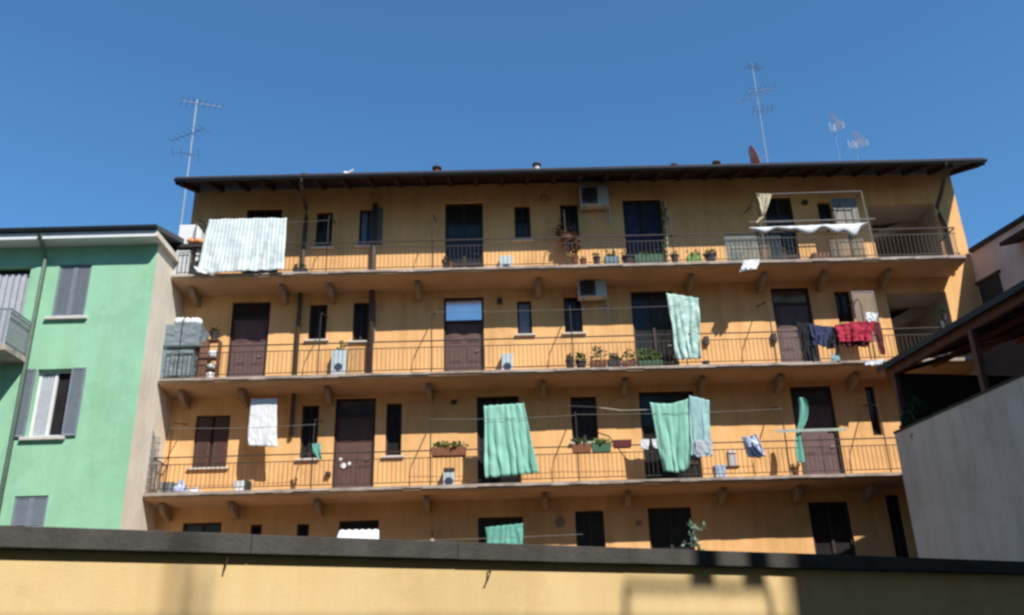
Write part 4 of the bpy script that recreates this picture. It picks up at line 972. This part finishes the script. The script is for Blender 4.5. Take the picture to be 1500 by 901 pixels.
# canopy: sloping roof rising to the right
cz = 7.93
def cq(a, o, z): return Vector(RP(RB, a, o, z))
s = MB()
for (zo) in (0, .11):
    pass
i = len(s.v); s.v += [cq(a, o, cz+(.0 if o > -.1 else 1.35)+t) for t in (0, .12) for o in (-.02, -4.8) for a in (.15, -14)]
s.f += [tuple(i+k for k in q) for q in ((0, 2, 3, 1), (4, 5, 7, 6), (0, 1, 5, 4), (2, 6, 7, 3), (0, 4, 6, 2), (1, 3, 7, 5))]
CN = s.build('canopy', mat('dark_canopy_boards', (.05, .04, .035), .85, .3, 5, .3, 40), GW)
s = MB(); rbox(s, RB, -14, .1, -.26, -.14, cz-.16, cz+.03); s.build('edge_beam', REDW, CN)
s = MB(); rbox(s, RB, -14, .12, -.018, .06, cz-.02, cz+.11); s.build('gutter', GUT, CN)
for k in range(12):
    a = -.1-k*1.15; q = MB(); i = 0
    q.v += [cq(a+da, o, cz-.12+(-.02 if o > -1 else 1.27)+t) for t in (0, .11) for o in (-.27, -4.6) for da in (0, .09)]
    q.f += [tuple(i+k2 for k2 in f_) for f_ in ((0, 2, 3, 1), (4, 5, 7, 6), (0, 1, 5, 4), (2, 6, 7, 3), (0, 4, 6, 2), (1, 3, 7, 5))]
    q.build('rafter', REDW, CN)
for o in (-1.4, -2.6, -3.8):
    zz = cz-.18+1.3*(-o/4.6); s = MB(); rbox(s, RB, -14, .05, o-.05, o+.05, zz-.1, zz-.005); s.build('purlin', REDW, CN)
for a in (-.25, -3.1, -6.0, -9):
    s = MB(); rbox(s, RB, a-.06, a+.06, -.20, -.08, tz+.052, cz-.162); s.build('post', REDW, GW)
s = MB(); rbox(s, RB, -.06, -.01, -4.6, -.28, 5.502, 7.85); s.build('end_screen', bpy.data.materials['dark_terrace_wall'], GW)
c = Vector(RP(RB, -.5, -.3, tz+.25)); t = thing('potted_plant', RP(RB, -.5, -.45, 5.502), 'dark bushy plant under the canopy at the far end of the terrace', 'plant')
MB().lathe(RP(RB, -.5, -.45, 5.502), [(.2, 0), (.28, .5)], 12).build('pot', POTD, t); MB().leaves(RP(RB, -.5, -.35, tz+.1), .4, .45, .5, 420, .16).build('foliage', LEAFD, t)

# pink house beyond
pd = Vector((-.235, .972, 0)); pd.normalize(); pnv = Vector((-pd.y, pd.x, 0))
PB = Vector((14.13, 24.0, 0))
PH = thing('house', tuple(PB), 'tall pinkish house wall at the far right, adjoining the yellow block', 'house')
def pbox(s, a0, a1, o0, o1, z0, z1):
    P = [PB+pd*a+pnv*o+Vector((0, 0, z)) for z in (z0, z1) for o in (o0, o1) for a in (a0, a1)]; i = len(s.v); s.v += P
    s.f += [tuple(i+k for k in q) for q in ((0, 2, 3, 1), (4, 5, 7, 6), (0, 1, 5, 4), (2, 6, 7, 3), (0, 4, 6, 2), (1, 3, 7, 5))]; return s
pbox(MB(), -14, 1.6, -7, 0, 0, 12.8).build('wall', PINKW, PH)
pbox(MB(), -14.2, 0.02, -7.2, .1, 12.803, 12.93).build('roof', mat('dark_roof_edge', (.05, .05, .055), .8, .2, 4), PH)
def onp(px, py):        # survey point on the pink wall
    d = ray(px, py); n_ = pnv; tt = (PB-Vector((0, 0, CAMZ))).dot(n_)/d.dot(n_); p = d*tt+Vector((0, 0, CAMZ)); return (p-PB).dot(pd), p.z
a0, zA = onp(1436, 425); a1, zB = onp(1466, 412); zc = onp(1450, 440)[1]; zt_ = onp(1450, 408)[1]
wn = pbox(MB(), min(a0, a1), max(a0, a1), .002, .04, zc-.3, zt_).build('window', mat('dark_shutter', (.03, .03, .035), .7, .3, 6), PH)
pbox(MB(), min(a0, a1)-.08, max(a0, a1)+.08, .002, .06, zt_+.001, zt_+.08).build('frame', FRM, wn)
aw = MB(); pts_ = [PB+pd*a+pnv*o+Vector((0, 0, z)) for t_ in (0, .11) for (o, z) in ((.003, 12.28+t_), (.72, 12.10+t_)) for a in (-6.5, -1.75)]
aw.v += pts_; aw.f += [(0, 2, 3, 1), (4, 5, 7, 6), (0, 1, 5, 4), (2, 6, 7, 3), (0, 4, 6, 2), (1, 3, 7, 5)]
aw.build('porch_roof', WOODD, PH)

# ------------------------------------------------------------------ near yellow wall
fa = Vector((-3.08, 5.48, 0)); fb = Vector((5.34, 9.50, 0)); fu = (fb-fa).normalized(); fn = Vector((fu.y, -fu.x, 0))   # fn faces the camera
def fp(a, o, z): p = fa+fu*a+fn*o; return Vector((p.x, p.y, z))
def fbox(s, a0, a1, o0, o1, z0, z1):
    P = [fp(a, o, z) for z in (z0, z1) for o in (o1, o0) for a in (a0, a1)]; i = len(s.v); s.v += P
    s.f += [tuple(i+k for k in q) for q in ((0, 2, 3, 1), (4, 5, 7, 6), (0, 1, 5, 4), (2, 6, 7, 3), (0, 4, 6, 2), (1, 3, 7, 5))]; return s
FW = thing('courtyard_wall', tuple(fp(4, 0, 0)), 'near yellow courtyard wall with dark coping across the bottom', 'wall')
fbox(MB(), -9, 13.5, -.36, -.07, 0, 2.37).build('wall', YEL2, FW)
for k in range(15):
    a = -9+k*1.5; fbox(MB(), a+.0008, a+1.4992, -.43, 0, 2.371+random.uniform(0, .003), 2.50+random.uniform(-.003, .003)).build('coping_stone', COP, FW, bevel=.005)
def onf(px, py, o=-.07):
    d = ray(px, py); q = fp(0, o, 0); tt = (q-Vector((0, 0, CAMZ))).dot(fn)/d.dot(fn); p = d*tt+Vector((0, 0, CAMZ)); return p
for k, (px, py, ex, ey_) in enumerate(((331, 819, 327, 838), (714, 838, 709, 856))):
    p = onf(px, py); q = onf(ex, ey_)
    tag(MB().tube([p-fn*.01, p+fn*.06, p.lerp(q, .6)+fn*.05, q+fn*.025], .006, 6).build('wire_hook', RAIL), ('left' if k == 0 else 'middle')+' thin wire hook sticking out of the near yellow wall', 'hook', 'wire hooks on the near wall')

# ------------------------------------------------------------------ house behind the viewpoint whose shadow falls on the near wall
SH = Vector((SUN.x, SUN.y, 0)).normalized(); ST = SUN.z/math.hypot(SUN.x, SUN.y)
def src(px, py, dist):      # where the sun ray through a wall point crosses the plane dist metres in front of that wall
    p = onf(px, py); tt = dist/SH.dot(fn); return p+SH*tt+Vector((0, 0, tt*ST))
def loc(p): q = p-fa; return q.dot(fu), q.dot(fn), p.z
HT = loc(src(560, 905, 9))[2]
RH = thing('house', tuple(fp(2, 12, 0)), 'plain plastered house behind the viewpoint that shades the courtyard', 'house')
fbox(MB(), -12, 24, 9, 18, 0, HT-.1).build('wall', YEL2, RH)
rr = fbox(MB(), -12.2, 24.2, 8.95, 18.2, HT-.099, HT).build('roof', TILE, RH)
al = loc(src(1152, 830, 17))[0]
fbox(MB(), al, al+10, 9.0, 17, HT+.001, HT+11).build('tower', YEL2, RH)
c1 = loc(src(245, 850, 16)); c2 = loc(src(305, 850, 16)); ctop = loc(src(280, 765, 16))[2]
for k_ in (0, 1): xx_ = c1[0]+(c2[0]-c1[0])*(.18+.55*k_); fbox(MB(), xx_, xx_+.05, 15.95, 16.05, HT+.001, ctop-.25*k_).build('shade_pipe', STEEL, rr)  # thin unseen pipes, shaped to cast a soft half-shade on the near wall
m = MB(); pA = loc(src(908, 905, 9.5)); pB = loc(src(917, 858, 9.5)); pC = loc(src(1124, 862, 9.5)); pD = loc(src(1137, 905, 9.5))
def bar(a, b, w=.03):
    A_ = fp(a[0], 9.43, a[2]); B_ = fp(b[0], 9.43, b[2]); m.tube([A_, B_], w, 6)
bar((pA[0], 0, HT-.05), pB); bar(pB, pC); bar(pC, (pD[0], 0, HT-.05))
m.build('roof_frame', STEEL, rr)
for (xa, xb, y0_, y1_) in ((1012, 1048, 800, 858), (1090, 1122, 800, 858)):
    q0 = loc(src(xa, y1_, 9.5)); q1 = loc(src(xb, y1_, 9.5)); q2 = loc(src(xa, y0_, 9.5))
    fbox(MB(), q0[0], q1[0], 9.40, 9.46, q0[2], q2[2]).build('flue', TERR, rr)

# tall block farther behind, unseen, added to block skylight and deepen the facade's shade
SKY_BLOCK = thing('apartment_building', (-22, -17, 0), 'unseen tall dark brick block far behind the viewpoint, added to cut skylight', 'building')
MB().box(-55, -9, -40, -17, 0, 33).box(-8.999, 9.5, -40, -17, 0, 22).build('wall', mat('dark_brick', (.20, .12, .08), .9, .2, 1.5, .3, 30), SKY_BLOCK)
MB().box(-55.3, -8.7, -40.3, -16.7, 33.003, 33.5).build('roof', TILE, SKY_BLOCK)
for fl in range(11):
    for k in range(11):
        x = -53+k*3.9; wn = MB().box(x, x+1.3, -17.0, -16.94, 2+fl*2.8, 3.6+fl*2.8)
        if k % 2 == 0 and fl > 5: wn.build('window', GLS, SKY_BLOCK)
